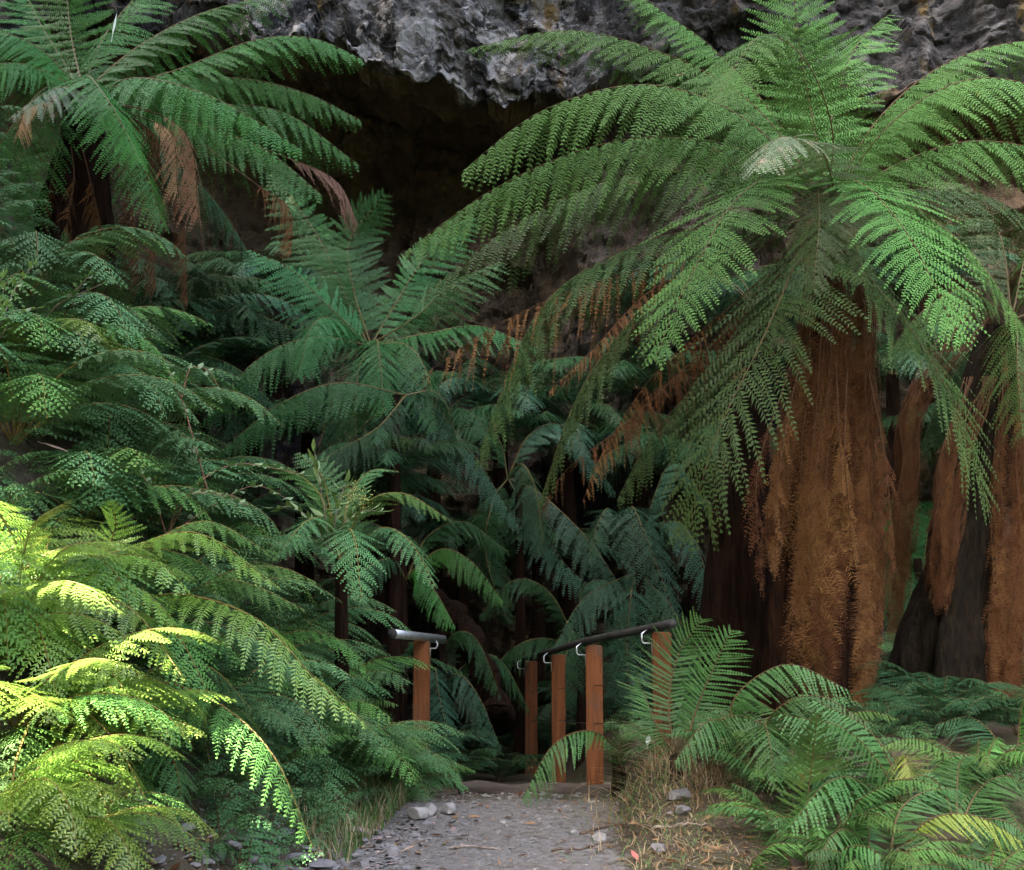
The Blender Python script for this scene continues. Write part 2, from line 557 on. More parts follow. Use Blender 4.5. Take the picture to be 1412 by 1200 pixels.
c = t.mix(lm(t.ramp(t.noise(2.1, 9, .72, v, .3), [(.53, 0), (.56, 1)])), c, (.25, .245, .235))
c = t.mix(lm(t.ramp(t.noise(8, 6, .75, v, .3), [(.60, 0), (.64, 1)])), c, (.33, .325, .315))
c = t.mix(t.ramp(t.noise(.9, 6, .7, vs), [(.60, 0), (.66, 1)]), c, (.11, .075, .022))
vo = t.n('ShaderNodeTexVoronoi', feature='DISTANCE_TO_EDGE')
vo.inputs['Scale'].default_value = 1.15
vd = t.n('ShaderNodeVectorMath', operation='ADD')
nv = t.n('ShaderNodeTexNoise'); nv.inputs['Scale'].default_value = 1.6; nv.inputs['Detail'].default_value = 6
t.l(t.coords((1, 1, .55)), vd.inputs[0]); t.l(nv.outputs['Color'], vd.inputs[1]); t.l(v, nv.inputs['Vector']); t.l(vd.outputs[0], vo.inputs['Vector'])
crack = t.ramp(vo.outputs['Distance'], [(.0, 0), (.018, 1)])
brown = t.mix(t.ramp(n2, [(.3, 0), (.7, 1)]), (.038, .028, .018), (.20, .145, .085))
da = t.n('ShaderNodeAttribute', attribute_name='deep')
brown = t.mix(t.ramp(t.noise(.8, 4, .6, v), [(.4, 0), (.6, 1)]), brown, t.mix(da.outputs['Fac'], (.09, .06, .035), (.010, .008, .007)))  # near-black patches low in the recess put its shade into the colour
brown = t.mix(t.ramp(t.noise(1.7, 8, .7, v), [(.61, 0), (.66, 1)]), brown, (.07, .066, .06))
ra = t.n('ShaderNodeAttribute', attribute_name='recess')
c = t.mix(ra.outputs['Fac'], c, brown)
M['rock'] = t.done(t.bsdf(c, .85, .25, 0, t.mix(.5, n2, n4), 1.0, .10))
# on the right the back wall is the same grey rock as the face
Rr = Rr * (1 - .45 * smooth(.4, 1.2, X) * (1 - smooth(3.0, 4.2, X)) * smooth(3.4, 4.4, ZZ))
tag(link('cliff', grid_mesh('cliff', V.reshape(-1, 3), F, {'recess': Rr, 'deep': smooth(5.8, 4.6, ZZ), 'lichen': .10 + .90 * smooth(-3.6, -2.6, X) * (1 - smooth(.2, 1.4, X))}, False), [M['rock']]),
    label='grey limestone cliff with a dark brown overhang behind the ferns', kind='structure')


# ---------------------------------------------------------------- trunks and skirts
M['trunk'] = plain('tree fern trunk', (.005, .003, .002), (.026, .012, .006), 26, .95, .1, (1, 1, .14), 1.0, .05)
M['trunkrust'] = plain('tree fern trunk rust', (.006, .003, .002), (.030, .012, .005), 26, .95, .1, (1, 1, .14), 1.0, .05)
M['trunkmoss'] = plain('mossy trunk foot', (.004, .003, .002), (.021, .015, .008), 22, .95, .1, (1, 1, .3), 1.0, .05)  # mossy bark, with the shade of the hanging fronds put into its colour


def trunk_obj(parent, pts, rad, mat='trunk', nseg=64, nring=90, seed=0, amp=.18):
    C, L = curve(pts, nring)
    r = np.interp(np.linspace(0, 1, nring), np.linspace(0, 1, len(rad)), rad)
    a = np.linspace(0, 2 * PI, nseg, endpoint=False)
    A, S_ = np.meshgrid(a, np.linspace(0, L, nring))
    nz = fbm(np.cos(A) * 3.2, np.sin(A) * 3.2, S_ * .9, seed=seed, oct=4) * amp + np.abs(fbm(np.cos(A) * 9, np.sin(A) * 9, S_ * 1.2, seed=seed + 9, oct=3)) * amp * .5
    rr = r[:, None] * (1 + nz)
    X = C[:, 0:1] + rr * np.cos(A); Y = C[:, 1:2] + rr * np.sin(A); Zz = np.repeat(C[:, 2:3], nseg, 1)
    V = np.stack([X, Y, Zz], -1)
    idx = np.arange(nseg * nring).reshape(nring, nseg)
    nx_ = np.roll(idx, -1, 1)
    F = np.stack([idx[:-1], nx_[:-1], nx_[1:], idx[1:]], -1).reshape(-1, 4)
    me = grid_mesh('trunk', V.reshape(-1, 3) - np.array(parent.location), F)
    return link('trunk', me, [M[mat]], parent)


def skirt(parent, top, silhouette, Y, n, matset, seed=0, ends=(.5, 1.0), W=.13, front=.62, nP=40):
    """dead fronds hanging round a trunk; silhouette rows (py, px_left, px_right) give the outline at depth Y"""
    rs = np.random.default_rng(seed)
    py = np.array([s_[0] for s_ in silhouette], float)
    ncl = max(4, n // 8)
    cth = np.where(rs.random(ncl) < front, rs.uniform(-PI, 0, ncl), rs.uniform(0, PI, ncl))
    cth[:ncl // 2] = -PI * (np.arange(ncl // 2) + .5) / (ncl // 2)
    cend = rs.uniform(*ends, ncl); cend[: 2] = 1.0
    crf = rs.uniform(.50, 1.08, ncl)
    for i in range(n):
        cl = rs.integers(ncl)
        th = cth[cl] + rs.normal(0, .085)
        end = min(cend[cl] + rs.normal(0, .05), 1.03)
        ys = np.linspace(py[0], py[0] + (py[-1] - py[0]) * end, 7)
        start = rs.uniform(0, .25)
        pts = []
        rfac = crf[cl] * rs.uniform(.86, 1.06); ph = rs.uniform(0, 6)
        for k, yy in enumerate(ys):
            f = k / 6
            l_ = np.interp(yy, py, [s_[1] for s_ in silhouette]); r_ = np.interp(yy, py, [s_[2] for s_ in silhouette])
            c_ = (l_ + r_) / 2; hw = (r_ - l_) / 2
            p = at(c_, yy, Y)
            rad = hw / FPX * Y * rfac
            pts.append(p + np.array([rad * math.cos(th), rad * .9 * math.sin(th), 0]) + rs.normal(0, .022, 3) * np.array([1, 1, .3]) + np.array([.03 * math.sin(ph + 4 * f), 0, 0]))
        leaf = matset[rs.integers(len(matset))]
        frond_obj('dead_frond', pts, W * rs.uniform(.7, 1.2), leaf, 'rachisdead', parent, nP=nP, nQ=[15, 10][i % 2], pw=.5, stipe=.08 + .2 * rs.random(),
                  fold=rs.uniform(.3, 1.1), droop=.6, ang=50, face=(math.cos(th), math.sin(th), 0), rw=.005, pl=[1.0, .7][i % 2], fwd=.3, jit=2.4,
                  a=.7, b=.42, missing=.12)


def lifted(crown, Y, rows):
    return [at(px, py, Y + d) for px, py, d in rows]


# ---------------------------------------------------------------- main tree fern (right)
YA = 10.0
baseA = at(1118, 1010, YA)
baseA[2] = float(height(baseA[0], YA)) - .05
A_ = empty('tree_fern', baseA, 'big tree fern with rusty skirted trunk beside the right handrail', 'tree fern', 'tree ferns in the gully')
topA = at(1135, 285, YA)
trunk_obj(A_, [baseA, at(1125, 800, YA), at(1140, 550, YA), topA], [.28, .27, .24, .20, .14, .10, .02], 'trunkrust', seed=3, amp=.4)
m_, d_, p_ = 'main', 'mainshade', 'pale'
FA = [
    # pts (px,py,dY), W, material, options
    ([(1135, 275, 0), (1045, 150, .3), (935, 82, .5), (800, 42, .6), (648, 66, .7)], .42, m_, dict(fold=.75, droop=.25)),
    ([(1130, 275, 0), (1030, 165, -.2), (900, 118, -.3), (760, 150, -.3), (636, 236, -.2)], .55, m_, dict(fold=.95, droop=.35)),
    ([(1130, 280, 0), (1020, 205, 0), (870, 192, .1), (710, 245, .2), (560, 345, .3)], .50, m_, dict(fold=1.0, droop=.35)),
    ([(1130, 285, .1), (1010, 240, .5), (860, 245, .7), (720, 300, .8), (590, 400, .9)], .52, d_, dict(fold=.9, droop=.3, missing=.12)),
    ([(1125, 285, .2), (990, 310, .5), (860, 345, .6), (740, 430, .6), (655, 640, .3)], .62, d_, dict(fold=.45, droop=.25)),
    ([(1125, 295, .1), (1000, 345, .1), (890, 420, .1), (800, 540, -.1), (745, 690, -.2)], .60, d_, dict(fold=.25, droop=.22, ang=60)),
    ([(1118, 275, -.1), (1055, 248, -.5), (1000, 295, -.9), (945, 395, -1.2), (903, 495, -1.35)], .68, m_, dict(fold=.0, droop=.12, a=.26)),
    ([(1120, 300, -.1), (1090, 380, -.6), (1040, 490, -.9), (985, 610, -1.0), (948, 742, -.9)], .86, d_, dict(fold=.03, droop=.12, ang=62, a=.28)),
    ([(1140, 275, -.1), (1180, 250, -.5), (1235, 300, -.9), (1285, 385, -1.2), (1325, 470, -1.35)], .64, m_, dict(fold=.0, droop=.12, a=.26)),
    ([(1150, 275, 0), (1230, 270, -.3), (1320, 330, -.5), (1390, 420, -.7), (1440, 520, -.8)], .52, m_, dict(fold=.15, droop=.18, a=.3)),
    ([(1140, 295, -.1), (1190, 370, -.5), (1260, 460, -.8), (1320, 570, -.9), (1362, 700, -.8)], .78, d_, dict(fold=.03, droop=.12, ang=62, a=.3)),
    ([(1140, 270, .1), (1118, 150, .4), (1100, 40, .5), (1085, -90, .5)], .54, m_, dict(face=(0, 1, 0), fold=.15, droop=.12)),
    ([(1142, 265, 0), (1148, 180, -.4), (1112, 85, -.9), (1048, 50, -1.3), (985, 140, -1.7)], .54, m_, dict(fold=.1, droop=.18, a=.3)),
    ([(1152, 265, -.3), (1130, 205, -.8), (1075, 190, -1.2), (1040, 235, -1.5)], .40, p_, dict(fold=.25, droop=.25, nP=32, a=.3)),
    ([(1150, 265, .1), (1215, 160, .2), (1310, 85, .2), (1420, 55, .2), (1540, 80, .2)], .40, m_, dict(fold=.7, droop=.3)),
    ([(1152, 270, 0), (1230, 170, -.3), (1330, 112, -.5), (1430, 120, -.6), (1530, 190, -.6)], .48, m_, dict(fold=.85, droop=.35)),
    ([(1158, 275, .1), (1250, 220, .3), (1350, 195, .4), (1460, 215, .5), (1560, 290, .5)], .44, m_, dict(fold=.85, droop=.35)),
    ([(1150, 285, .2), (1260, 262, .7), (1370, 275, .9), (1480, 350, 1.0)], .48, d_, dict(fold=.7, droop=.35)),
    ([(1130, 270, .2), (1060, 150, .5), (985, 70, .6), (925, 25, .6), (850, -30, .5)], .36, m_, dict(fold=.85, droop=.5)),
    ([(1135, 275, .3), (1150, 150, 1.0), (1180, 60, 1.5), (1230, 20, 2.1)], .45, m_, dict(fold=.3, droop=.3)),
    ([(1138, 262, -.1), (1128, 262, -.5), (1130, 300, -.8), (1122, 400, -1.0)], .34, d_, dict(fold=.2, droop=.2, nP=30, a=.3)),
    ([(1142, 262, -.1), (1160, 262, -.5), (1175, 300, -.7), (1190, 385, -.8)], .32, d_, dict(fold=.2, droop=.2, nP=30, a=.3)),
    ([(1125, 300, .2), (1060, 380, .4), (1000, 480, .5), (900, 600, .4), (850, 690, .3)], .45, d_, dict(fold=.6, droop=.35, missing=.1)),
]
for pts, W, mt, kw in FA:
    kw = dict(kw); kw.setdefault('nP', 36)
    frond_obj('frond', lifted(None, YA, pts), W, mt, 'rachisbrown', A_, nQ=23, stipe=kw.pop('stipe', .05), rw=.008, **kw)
# withered fronds among the green ones
for pts, W, mt, kw in [
    ([(1115, 300, .3), (980, 350, .4), (850, 380, .5), (720, 430, .5), (580, 520, .4)], .42, 'dead', dict(fold=.9, droop=.5, missing=.4)),
    ([(1115, 310, .2), (1000, 360, .3), (900, 400, .2), (820, 480, 0), (755, 545, -.1)], .16, 'dead', dict(fold=.9, droop=.55, missing=.1)),
    ([(1110, 330, .3), (1000, 430, .4), (900, 520, .5), (830, 620, .4), (808, 690, .3)], .2, 'dead', dict(fold=1.0, droop=.6, missing=.2)),
    ([(1110, 330, .3), (1030, 420, .5), (950, 500, .6), (880, 560, .5), (865, 610, .5)], .18, 'deaddark', dict(fold=1.0, droop=.6, missing=.2)),
    ([(1115, 330, .2), (1020, 440, .2), (890, 560, .1), (790, 640, -.1), (748, 700, -.1)], .22, 'deaddark', dict(fold=.9, droop=.5, missing=.4)),
]:
    frond_obj('dead_frond', lifted(None, YA, pts), W, mt, 'rachisdead', A_, nP=46, nQ=20, stipe=.30, rw=.008, jit=2.6, pl=.55, **kw)
silA = [(310, 1110, 1165), (400, 1108, 1196), (500, 1092, 1208), (600, 1062, 1216), (700, 1046, 1222), (800, 1042, 1226), (900, 1050, 1216), (960, 1080, 1200), (1010, 1110, 1188)]
skirt(A_, topA, silA, YA, 80, ['dead', 'deaddark', 'dead', 'deaddark', 'dead'], seed=5, ends=(.55, 1.02), W=.18)
for i, (a_, b_, c_) in enumerate([((1108, 480), (1075, 640), (1068, 800)), ((1092, 500), (1046, 650), (1052, 820)), ((1190, 470), (1222, 650), (1230, 790)), ((1170, 480), (1165, 640), (1180, 780)), ((1150, 470), (1160, 640), (1168, 735))]):
    frond_obj('dead_frond', [at(*a_, YA - .15), at(*b_, YA - .55), at(*c_, YA - .5)], .14, 'dead' if i < 4 else 'dead', 'rachisdead', A_, nP=26, nQ=9, stipe=.3,
              fold=.9, droop=.6, ang=50, jit=2, face=(0, -1, 0), missing=.15)

# ---------------------------------------------------------------- second trunk behind the main one
baseG = at(1015, 940, 11.0); baseG[2] = float(height(baseG[0], 11.0)) - .05
G_ = empty('tree_fern', baseG, 'dark plain tree fern trunk half hidden left of the rusty skirt', 'tree fern', 'tree ferns in the gully')
trunk_obj(G_, [baseG, at(1017, 760, 11.0), at(1025, 600, 11.1), at(1040, 420, 11.3)], [.24, .21, .19, .16], 'trunk', seed=8, amp=.32)
for k in range(7):
    frond_obj('frond', arch_pts(at(1040, 420, 11.3), R(20 + 24 * k), 2.2, R(45), R(-40)), .42, 'dim', 'rachisbrown', G_, nP=26, nQ=16, fold=.5, droop=.3)

# ---------------------------------------------------------------- far right tree fern
YB = 11.2
baseB = at(1300, 1010, YB); baseB[2] = float(height(baseB[0], YB)) - .1
B_ = empty('tree_fern', baseB, 'leaning dark tree fern trunk with hanging dead fronds at the right edge', 'tree fern', 'tree ferns in the gully')
trunk_obj(B_, [baseB, at(1305, 880, YB), at(1335, 700, YB), at(1390, 450, YB)], [.46, .36, .26, .22, .2, .17], 'trunkmoss', seed=13, amp=.42)
skirt(B_, None, [(480, 1370, 1440), (620, 1345, 1450), (760, 1345, 1460), (900, 1345, 1430), (985, 1365, 1412)], YB - .2, 56, ['dead', 'deaddark', 'dead'], seed=9, ends=(.6, 1), W=.14)
skirt(B_, None, [(520, 1330, 1370), (640, 1285, 1335), (760, 1282, 1318), (830, 1285, 1305)], YB - .45, 20, ['deaddark', 'dead'], seed=10, ends=(.7, 1), W=.12)
skirt(B_, None, [(430, 1330, 1380), (560, 1240, 1275), (700, 1232, 1268), (860, 1222, 1246)], YB + .3, 14, ['deaddark', 'dead'], seed=14, ends=(.75, 1), W=.12)
topB = at(1395, 440, YB)
for pts, W, mt in [
    ([(1395, 440, 0), (1330, 400, -.3), (1270, 430, -.5), (1215, 500, -.5)], .42, 'mainshade'),
    ([(1395, 440, 0), (1440, 380, -.5), (1500, 380, -.9), (1560, 460, -1.2)], .42, 'main'),
    ([(1395, 440, 0), (1380, 330, .3), (1340, 260, .5), (1280, 250, .7)], .42, 'mainshade'),
    ([(1395, 440, 0), (1420, 330, .3), (1450, 250, .5), (1500, 210, .6)], .42, 'main'),
    ([(1395, 445, 0), (1400, 440, -.6), (1405, 500, -1.0), (1410, 600, -1.2)], .42, 'mainshade'),
    ([(1395, 445, 0), (1350, 470, .4), (1300, 540, .7), (1270, 620, .8)], .42, 'dim'),
    ([(1395, 440, 0), (1480, 420, .3), (1560, 460, .5), (1620, 540, .6)], .42, 'dim'),
]:
    frond_obj('frond', lifted(None, YB, pts), W, mt, 'rachisbrown', B_, nP=38, nQ=20, fold=.6, droop=.35, rw=.009)

# ---------------------------------------------------------------- left tree fern
YC = 11.0
pc = at(105, 420, YC)
baseC = np.array([pc[0], YC, float(height(pc[0], YC)) - .1])
C_ = empty('tree_fern', baseC, 'tall tree fern with drooping tan dead fronds on the upper left bank', 'tree fern', 'tree ferns in the gully')
trunk_obj(C_, [baseC, at(102, 330, YC), at(110, 220, YC), at(115, 130, YC)], [.40, .36, .30, .2, .14], 'trunk', seed=21, amp=.25)
l_ = 'left'
for pts, W, mt, kw in [
    ([(115, 125, 0), (100, 60, .2), (92, -20, .3), (86, -120, .2)], .50, l_, dict(face=(0, 1, 0), fold=.2, droop=.15)),
    ([(118, 125, 0), (190, 65, .2), (280, 18, .4), (400, -12, .5)], .44, l_, dict(fold=.6, droop=.3)),
    ([(120, 128, 0), (235, 100, .1), (350, 55, .2), (430, 52, .2), (500, 82, .2)], .40, l_, dict(fold=.8, droop=.3)),
    ([(120, 128, 0), (230, 112, .2), (330, 108, .3), (420, 128, .3), (497, 166, .3)], .36, l_, dict(fold=.85, droop=.3)),
    ([(120, 130, 0), (185, 108, -.6), (270, 125, -.9), (350, 165, -1.0), (418, 208, -1.0)], .46, l_, dict(fold=.75, droop=.3)),
    ([(120, 135, .1), (270, 142, .6), (390, 155, .8), (492, 225, .9)], .44, l_, dict(fold=.85, droop=.35)),
    ([(120, 138, 0), (250, 165, .1), (360, 205, .1), (445, 270, 0)], .44, l_, dict(fold=.8, droop=.35)),
    ([(110, 122, 0), (55, 68, -.3), (-10, 45, -.5), (-90, 70, -.6)], .44, l_, dict(fold=.8, droop=.3)),
    ([(110, 126, 0), (60, 98, -.4), (0, 88, -.7), (-70, 130, -.9)], .44, l_, dict(fold=.7, droop=.3)),
    ([(112, 125, 0), (122, 105, -.6), (155, 145, -1.1), (190, 222, -1.3)], .40, l_, dict(fold=.4, droop=.3)),
    ([(112, 130, 0), (150, 150, -.4), (195, 220, -.8), (225, 312, -.9)], .40, l_, dict(fold=.45, droop=.3)),
    ([(105, 128, 0), (65, 120, -.4), (20, 170, -.7), (-30, 250, -.9)], .46, l_, dict(fold=.6, droop=.3)),
    ([(95, 140, 0), (40, 200, -.4), (10, 270, -.6), (-10, 360, -.7)], .46, l_, dict(fold=.5, droop=.3)),
    ([(110, 122, .1), (60, 40, .5), (20, -30, .8), (-40, -80, .9)], .44, l_, dict(fold=.4, droop=.3)),
    ([(115, 122, .1), (150, 40, .8), (220, -30, 1.4), (320, -50, 2)], .44, l_, dict(fold=.4, droop=.3)),
    ([(112, 130, 0), (95, 120, -.7), (60, 130, -1.1), (15, 160, -1.3)], .26, p_, dict(fold=.6, droop=.35, nP=24)),
    ([(112, 130, .2), (200, 190, .9), (290, 270, 1.2), (350, 360, 1.2)], .44, 'dim', dict(fold=.7, droop=.35)),
    ([(112, 130, .2), (130, 200, .9), (150, 300, 1.2), (170, 420, 1.2)], .44, 'dim', dict(fold=.6, droop=.35)),
]:
    kw = dict(kw); kw.setdefault('nP', 34)
    frond_obj('frond', lifted(None, YC, pts), W, mt, 'rachis', C_, nQ=21, stipe=.05, rw=.008, **kw)
for pts, W, mt in [
    ([(130, 140, -.2), (210, 155, -.5), (262, 195, -.7), (272, 300, -.75)], .22, 'tan'),
    ([(125, 140, -.1), (180, 160, -.3), (215, 190, -.4), (222, 230, -.4)], .28, 'dead'),
    ([(130, 140, 0), (190, 160, -.1), (240, 190, -.3), (243, 265, -.3)], .2, 'tan'),
    ([(300, 180, .2), (400, 220, .2), (465, 250, .2), (492, 305, .2)], .24, 'pink'),
    ([(280, 200, 0), (360, 260, -.1), (400, 285, -.2), (402, 350, -.2)], .18, 'dead'),
    ([(105, 140, -.1), (70, 140, -.6), (35, 150, -.8), (25, 185, -.9)], .16, 'tan'),
    ([(100, 160, 0), (120, 230, -.3), (135, 300, -.3), (150, 380, -.3)], .16, 'deaddark'),
    ([(120, 160, 0), (170, 240, -.2), (185, 320, -.2), (190, 400, -.2)], .18, 'deaddark'),
    ([(130, 160, 0), (200, 260, 0), (212, 330, 0), (215, 400, 0)], .16, 'dead'),
    ([(130, 160, 0), (240, 280, .2), (255, 340, .2), (260, 420, .2)], .16, 'deaddark'),
    ([(95, 160, 0), (75, 240, -.3), (65, 320, -.3), (70, 380, -.3)], .18, 'deaddark'),
    ([(95, 160, 0), (100, 240, -.35), (98, 330, -.35), (105, 390, -.35)], .16, 'dead'),
]:
    if mt in ('tan', 'pink'):
        frond_obj('dead_frond', lifted(None, YC, pts), W * 1.25, mt, 'rachisdead', C_, nP=30, nQ=16, pl=.85, pw=.7, stipe=.45, fold=.55, droop=.30, ang=50, rw=.008, jit=2.0, b=.5, a=.4)
    else:
        frond_obj('dead_frond', lifted(None, YC, pts), W, mt, 'rachisdead', C_, nP=36, nQ=18, pl=.6, stipe=.45, fold=1.0, droop=.55, ang=58, rw=.008, jit=3.0, b=.45, missing=.18)

# ---------------------------------------------------------------- middle tree fern, in the gully
YD = 13.0
pd = at(515, 700, YD)
baseD = np.array([pd[0], YD, float(height(pd[0], YD)) - .1])
D_ = empty('tree_fern', baseD, 'emerald tree fern opening its crown in the shaded middle of the gully', 'tree fern', 'tree ferns in the gully')
trunk_obj(D_, [baseD, at(516, 620, YD), at(512, 540, YD), at(512, 478, YD)], [.24, .2, .17, .12], 'trunk', seed=31, amp=.2)
e_ = 'emerald'
for pts, W, mt, kw in [
    ([(510, 472, 0), (488, 400, .1), (482, 330, .2), (530, 270, .1)], .44, e_, dict(face=(0, 1, 0), fold=.2, droop=.2)),
    ([(514, 472, 0), (545, 420, .2), (590, 350, .3), (650, 300, .3)], .46, e_, dict(face=(.35, 1, 0), fold=.3, droop=.2)),
    ([(516, 472, 0), (570, 440, -.1), (620, 395, -.2), (690, 360, -.2)], .46, e_, dict(face=(.6, 1, 0), fold=.35, droop=.25)),
    ([(518, 474, 0), (590, 460, -.2), (660, 450, -.3), (740, 480, -.4)], .42, e_, dict(fold=.55, droop=.3)),
    ([(508, 474, 0), (450, 420, -.2), (400, 370, -.2), (345, 345, -.2)], .44, e_, dict(face=(-.6, 1, 0), fold=.4, droop=.25)),
    ([(508, 476, 0), (460, 440, -.6), (430, 450, -.9), (410, 520, -1.1)], .38, e_, dict(fold=.4, droop=.3)),
    ([(508, 476, 0), (430, 465, -.3), (350, 500, -.5), (280, 580, -.6)], .42, e_, dict(fold=.75, droop=.35)),
    ([(510, 478, 0), (520, 470, -.6), (525, 510, -1.0), (530, 570, -1.2)], .36, e_, dict(fold=.4, droop=.3)),
    ([(510, 478, 0), (560, 475, -.5), (590, 520, -.8), (600, 590, -.9)], .38, e_, dict(fold=.5, droop=.3)),
    ([(505, 470, 0), (440, 330, .5), (400, 270, .7), (380, 240, .9)], .46, e_, dict(face=(-.3, 1, 0), fold=.3, droop=.2)),
    ([(510, 482, 0), (575, 530, 0), (640, 610, -.1), (716, 726, -.2)], .34, 'blue', dict(fold=.75, droop=.3)),
    ([(510, 482, 0), (560, 540, .2), (600, 600, .3), (640, 660, .3)], .36, 'dim', dict(fold=.7, droop=.3)),
    ([(505, 482, 0), (450, 500, .3), (380, 470, .6), (300, 430, .8)], .44, 'dim', dict(fold=.5, droop=.3)),
    ([(508, 482, 0), (495, 510, -.5), (490, 590, -.7), (505, 690, -.6)], .40, 'dim', dict(fold=.4, droop=.3)),
    ([(512, 482, 0), (535, 520, -.4), (545, 610, -.6), (560, 720, -.6)], .36, 'dim', dict(fold=.5, droop=.3)),
    ([(506, 482, 0), (465, 540, -.2), (440, 620, -.3), (430, 720, -.3)], .40, 'dim', dict(fold=.5, droop=.3)),
]:
    frond_obj('frond', lifted(None, YD, pts), W, mt, 'rachis', D_, nP=32, nQ=18, stipe=.06, rw=.008, **kw)

# low dark frond fans behind the left bank
def hand_fern(crown, Y, label, fronds, rach='rachis', cat='fern', group='ferns in the gully', name='ground_fern', **common):
    pz = at(crown[0], crown[1], Y)
    b_ = np.array([pz[0], Y, pz[2]])
    e = empty(name, b_, label, cat, group)
    for pts, W, mt, kw in fronds:
        k = dict(nP=28, nQ=16, stipe=.1, rw=.008, fold=.5, droop=.25); k.update(common); k.update(kw)
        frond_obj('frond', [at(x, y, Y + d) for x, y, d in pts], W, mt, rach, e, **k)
    # short root stock that carries the fronds down to the soil
    g = float(height(b_[0], Y))
    if g < b_[2] - .03:
        mb = MB(); mb.tube([(b_[0], Y, g - .1), (b_[0] + .02, Y, (g + b_[2]) / 2), (b_[0], Y, b_[2])], [.07, .055, .04], 10)
        o = mb.build('trunk', [M['trunk']], e); o.data.transform(__import__('mathutils').Matrix.Translation(-e.location))
    return e


hand_fern((545, 545), 12.0, 'fern with one long level frond under the emerald tree fern', [
    ([(560, 545, 0), (470, 528, -.3), (390, 555, -.5), (300, 625, -.6)], .30, 'emerald', dict(fold=1.0, droop=.4)),
    ([(560, 545, 0), (520, 590, -.3), (470, 620, -.5), (420, 650, -.6)], .28, 'dim', dict(fold=.8, droop=.4)),
    ([(560, 545, 0), (600, 540, .2), (620, 570, .2), (640, 640, .2)], .28, 'dim', {}),
    ([(560, 545, 0), (500, 590, .2), (540, 600, 0), (572, 608, -.1)], .2, 'mainshade', dict(fold=.9, droop=.4)),
])
hand_fern((200, 470), 13.2, 'dim broad fern in deep shade under the tall left tree fern', [
    ([(200, 500, 0), (160, 440, .1), (110, 420, 0), (60, 440, -.2)], .5, 'dim', {}),
    ([(200, 500, 0), (190, 420, .2), (170, 380, 0), (150, 360, -.3)], .5, 'dim', {}),
    ([(200, 500, 0), (230, 410, .2), (280, 380, 0), (340, 385, -.2)], .5, 'dim', {}),
    ([(200, 500, 0), (270, 440, .2), (340, 430, 0), (420, 460, -.2)], .5, 'dim', {}),
    ([(200, 500, 0), (270, 490, -.2), (330, 510, -.4), (380, 560, -.6)], .5, 'dim', {}),
    ([(200, 500, 0), (200, 450, -.5), (205, 460, -.9), (210, 520, -1.2)], .5, 'dim', {}),
])
hand_fern((715, 640), 13.6, 'dusky fern leaning out over the cave mouth with long diagonal frond', [
    ([(700, 660, .2), (745, 680, 0), (815, 750, -.3), (888, 868, -.6)], .36, 'blue', dict(fold=.7, droop=.3)),
    ([(700, 660, .2), (740, 720, 0), (790, 790, -.2), (860, 830, -.4)], .3, 'blue', dict(fold=.6, droop=.3)),
    ([(700, 660, .2), (690, 610, .2), (660, 590, .1), (610, 600, 0)], .34, 'dim', dict(fold=.7)),
    ([(700, 660, .2), (730, 600, .3), (780, 590, .3), (850, 680, .2)], .34, 'blue', dict(fold=.7)),
    ([(700, 660, .2), (720, 640, -.2), (740, 680, -.4), (750, 760, -.5)], .3, 'dim', dict(fold=.6)),
    ([(700, 660, .2), (680, 690, -.2), (670, 760, -.3), (700, 860, -.3)], .3, 'dim', dict(fold=.6)),
])
hand_fern((880, 720), 12.6, 'blue green fern standing behind the handrail left of the big trunk', [
    ([(880, 790, .5), (870, 700, .2), (892, 740, -.2), (930, 850, -.5)], .36, 'blue', dict(fold=.35, droop=.25)),
    ([(880, 790, .5), (845, 705, .3), (825, 720, .1), (812, 775, 0)], .28, 'blue', dict(fold=.4)),
    ([(880, 790, .5), (920, 720, .2), (960, 750, 0), (985, 850, -.1)], .32, 'blue', dict(fold=.4)),
    ([(880, 790, .5), (850, 800, .1), (800, 830, 0), (760, 900, -.1)], .34, 'blue', dict(fold=.6)),
    ([(880, 790, .5), (870, 820, -.1), (865, 900, -.2), (870, 980, -.2)], .36, 'blue', dict(fold=.4)),
    ([(880, 790, .5), (920, 830, -.1), (960, 900, -.1), (980, 980, 0)], .32, 'dim', dict(fold=.5)),
    ([(880, 790, .5), (900, 690, .6), (930, 640, .6), (980, 700, .5)], .3, 'blue', dict(fold=.5)),
])
hand_fern((800, 830), 12.9, 'soft dark fern low behind the two nearest handrail posts', [
    ([(800, 900, 0), (760, 820, 0), (710, 800, -.1), (660, 850, -.2)], .3, 'dim', {}),
    ([(800, 900, 0), (800, 820, 0), (830, 800, -.1), (870, 840, -.2)], .3, 'blue', {}),
    ([(800, 900, 0), (750, 880, 0), (700, 900, -.1), (660, 960, -.1)], .3, 'dim', {}),
    ([(800, 900, 0), (850, 880, -.1), (880, 930, -.2), (900, 1000, -.2)], .3, 'dim', {}),
    ([(800, 900, 0), (790, 870, -.3), (780, 910, -.5), (770, 980, -.6)], .3, 'dim', {}),
])
hand_fern((555, 770), 12.2, 'small dark fern with a glossy green frond left of the cave mouth', [
    ([(560, 800, 0), (605, 758, 0), (650, 775, -.1), (694, 830, -.2)], .22, 'left', dict(fold=.9, droop=.35)),
    ([(555, 805, 0), (575, 785, -.1), (600, 815, -.2), (628, 865, -.3)], .2, 'left', dict(fold=.8, droop=.35)),
    ([(560, 800, 0), (545, 740, .1), (500, 720, 0), (450, 735, -.2)], .28, 'blue', dict(fold=.8)),
    ([(560, 800, 0), (540, 770, -.2), (500, 790, -.4), (470, 850, -.5)], .28, 'dim', {}),
    ([(560, 800, 0), (590, 740, .2), (640, 720, .2), (700, 760, .2)], .28, 'dim', {}),
])
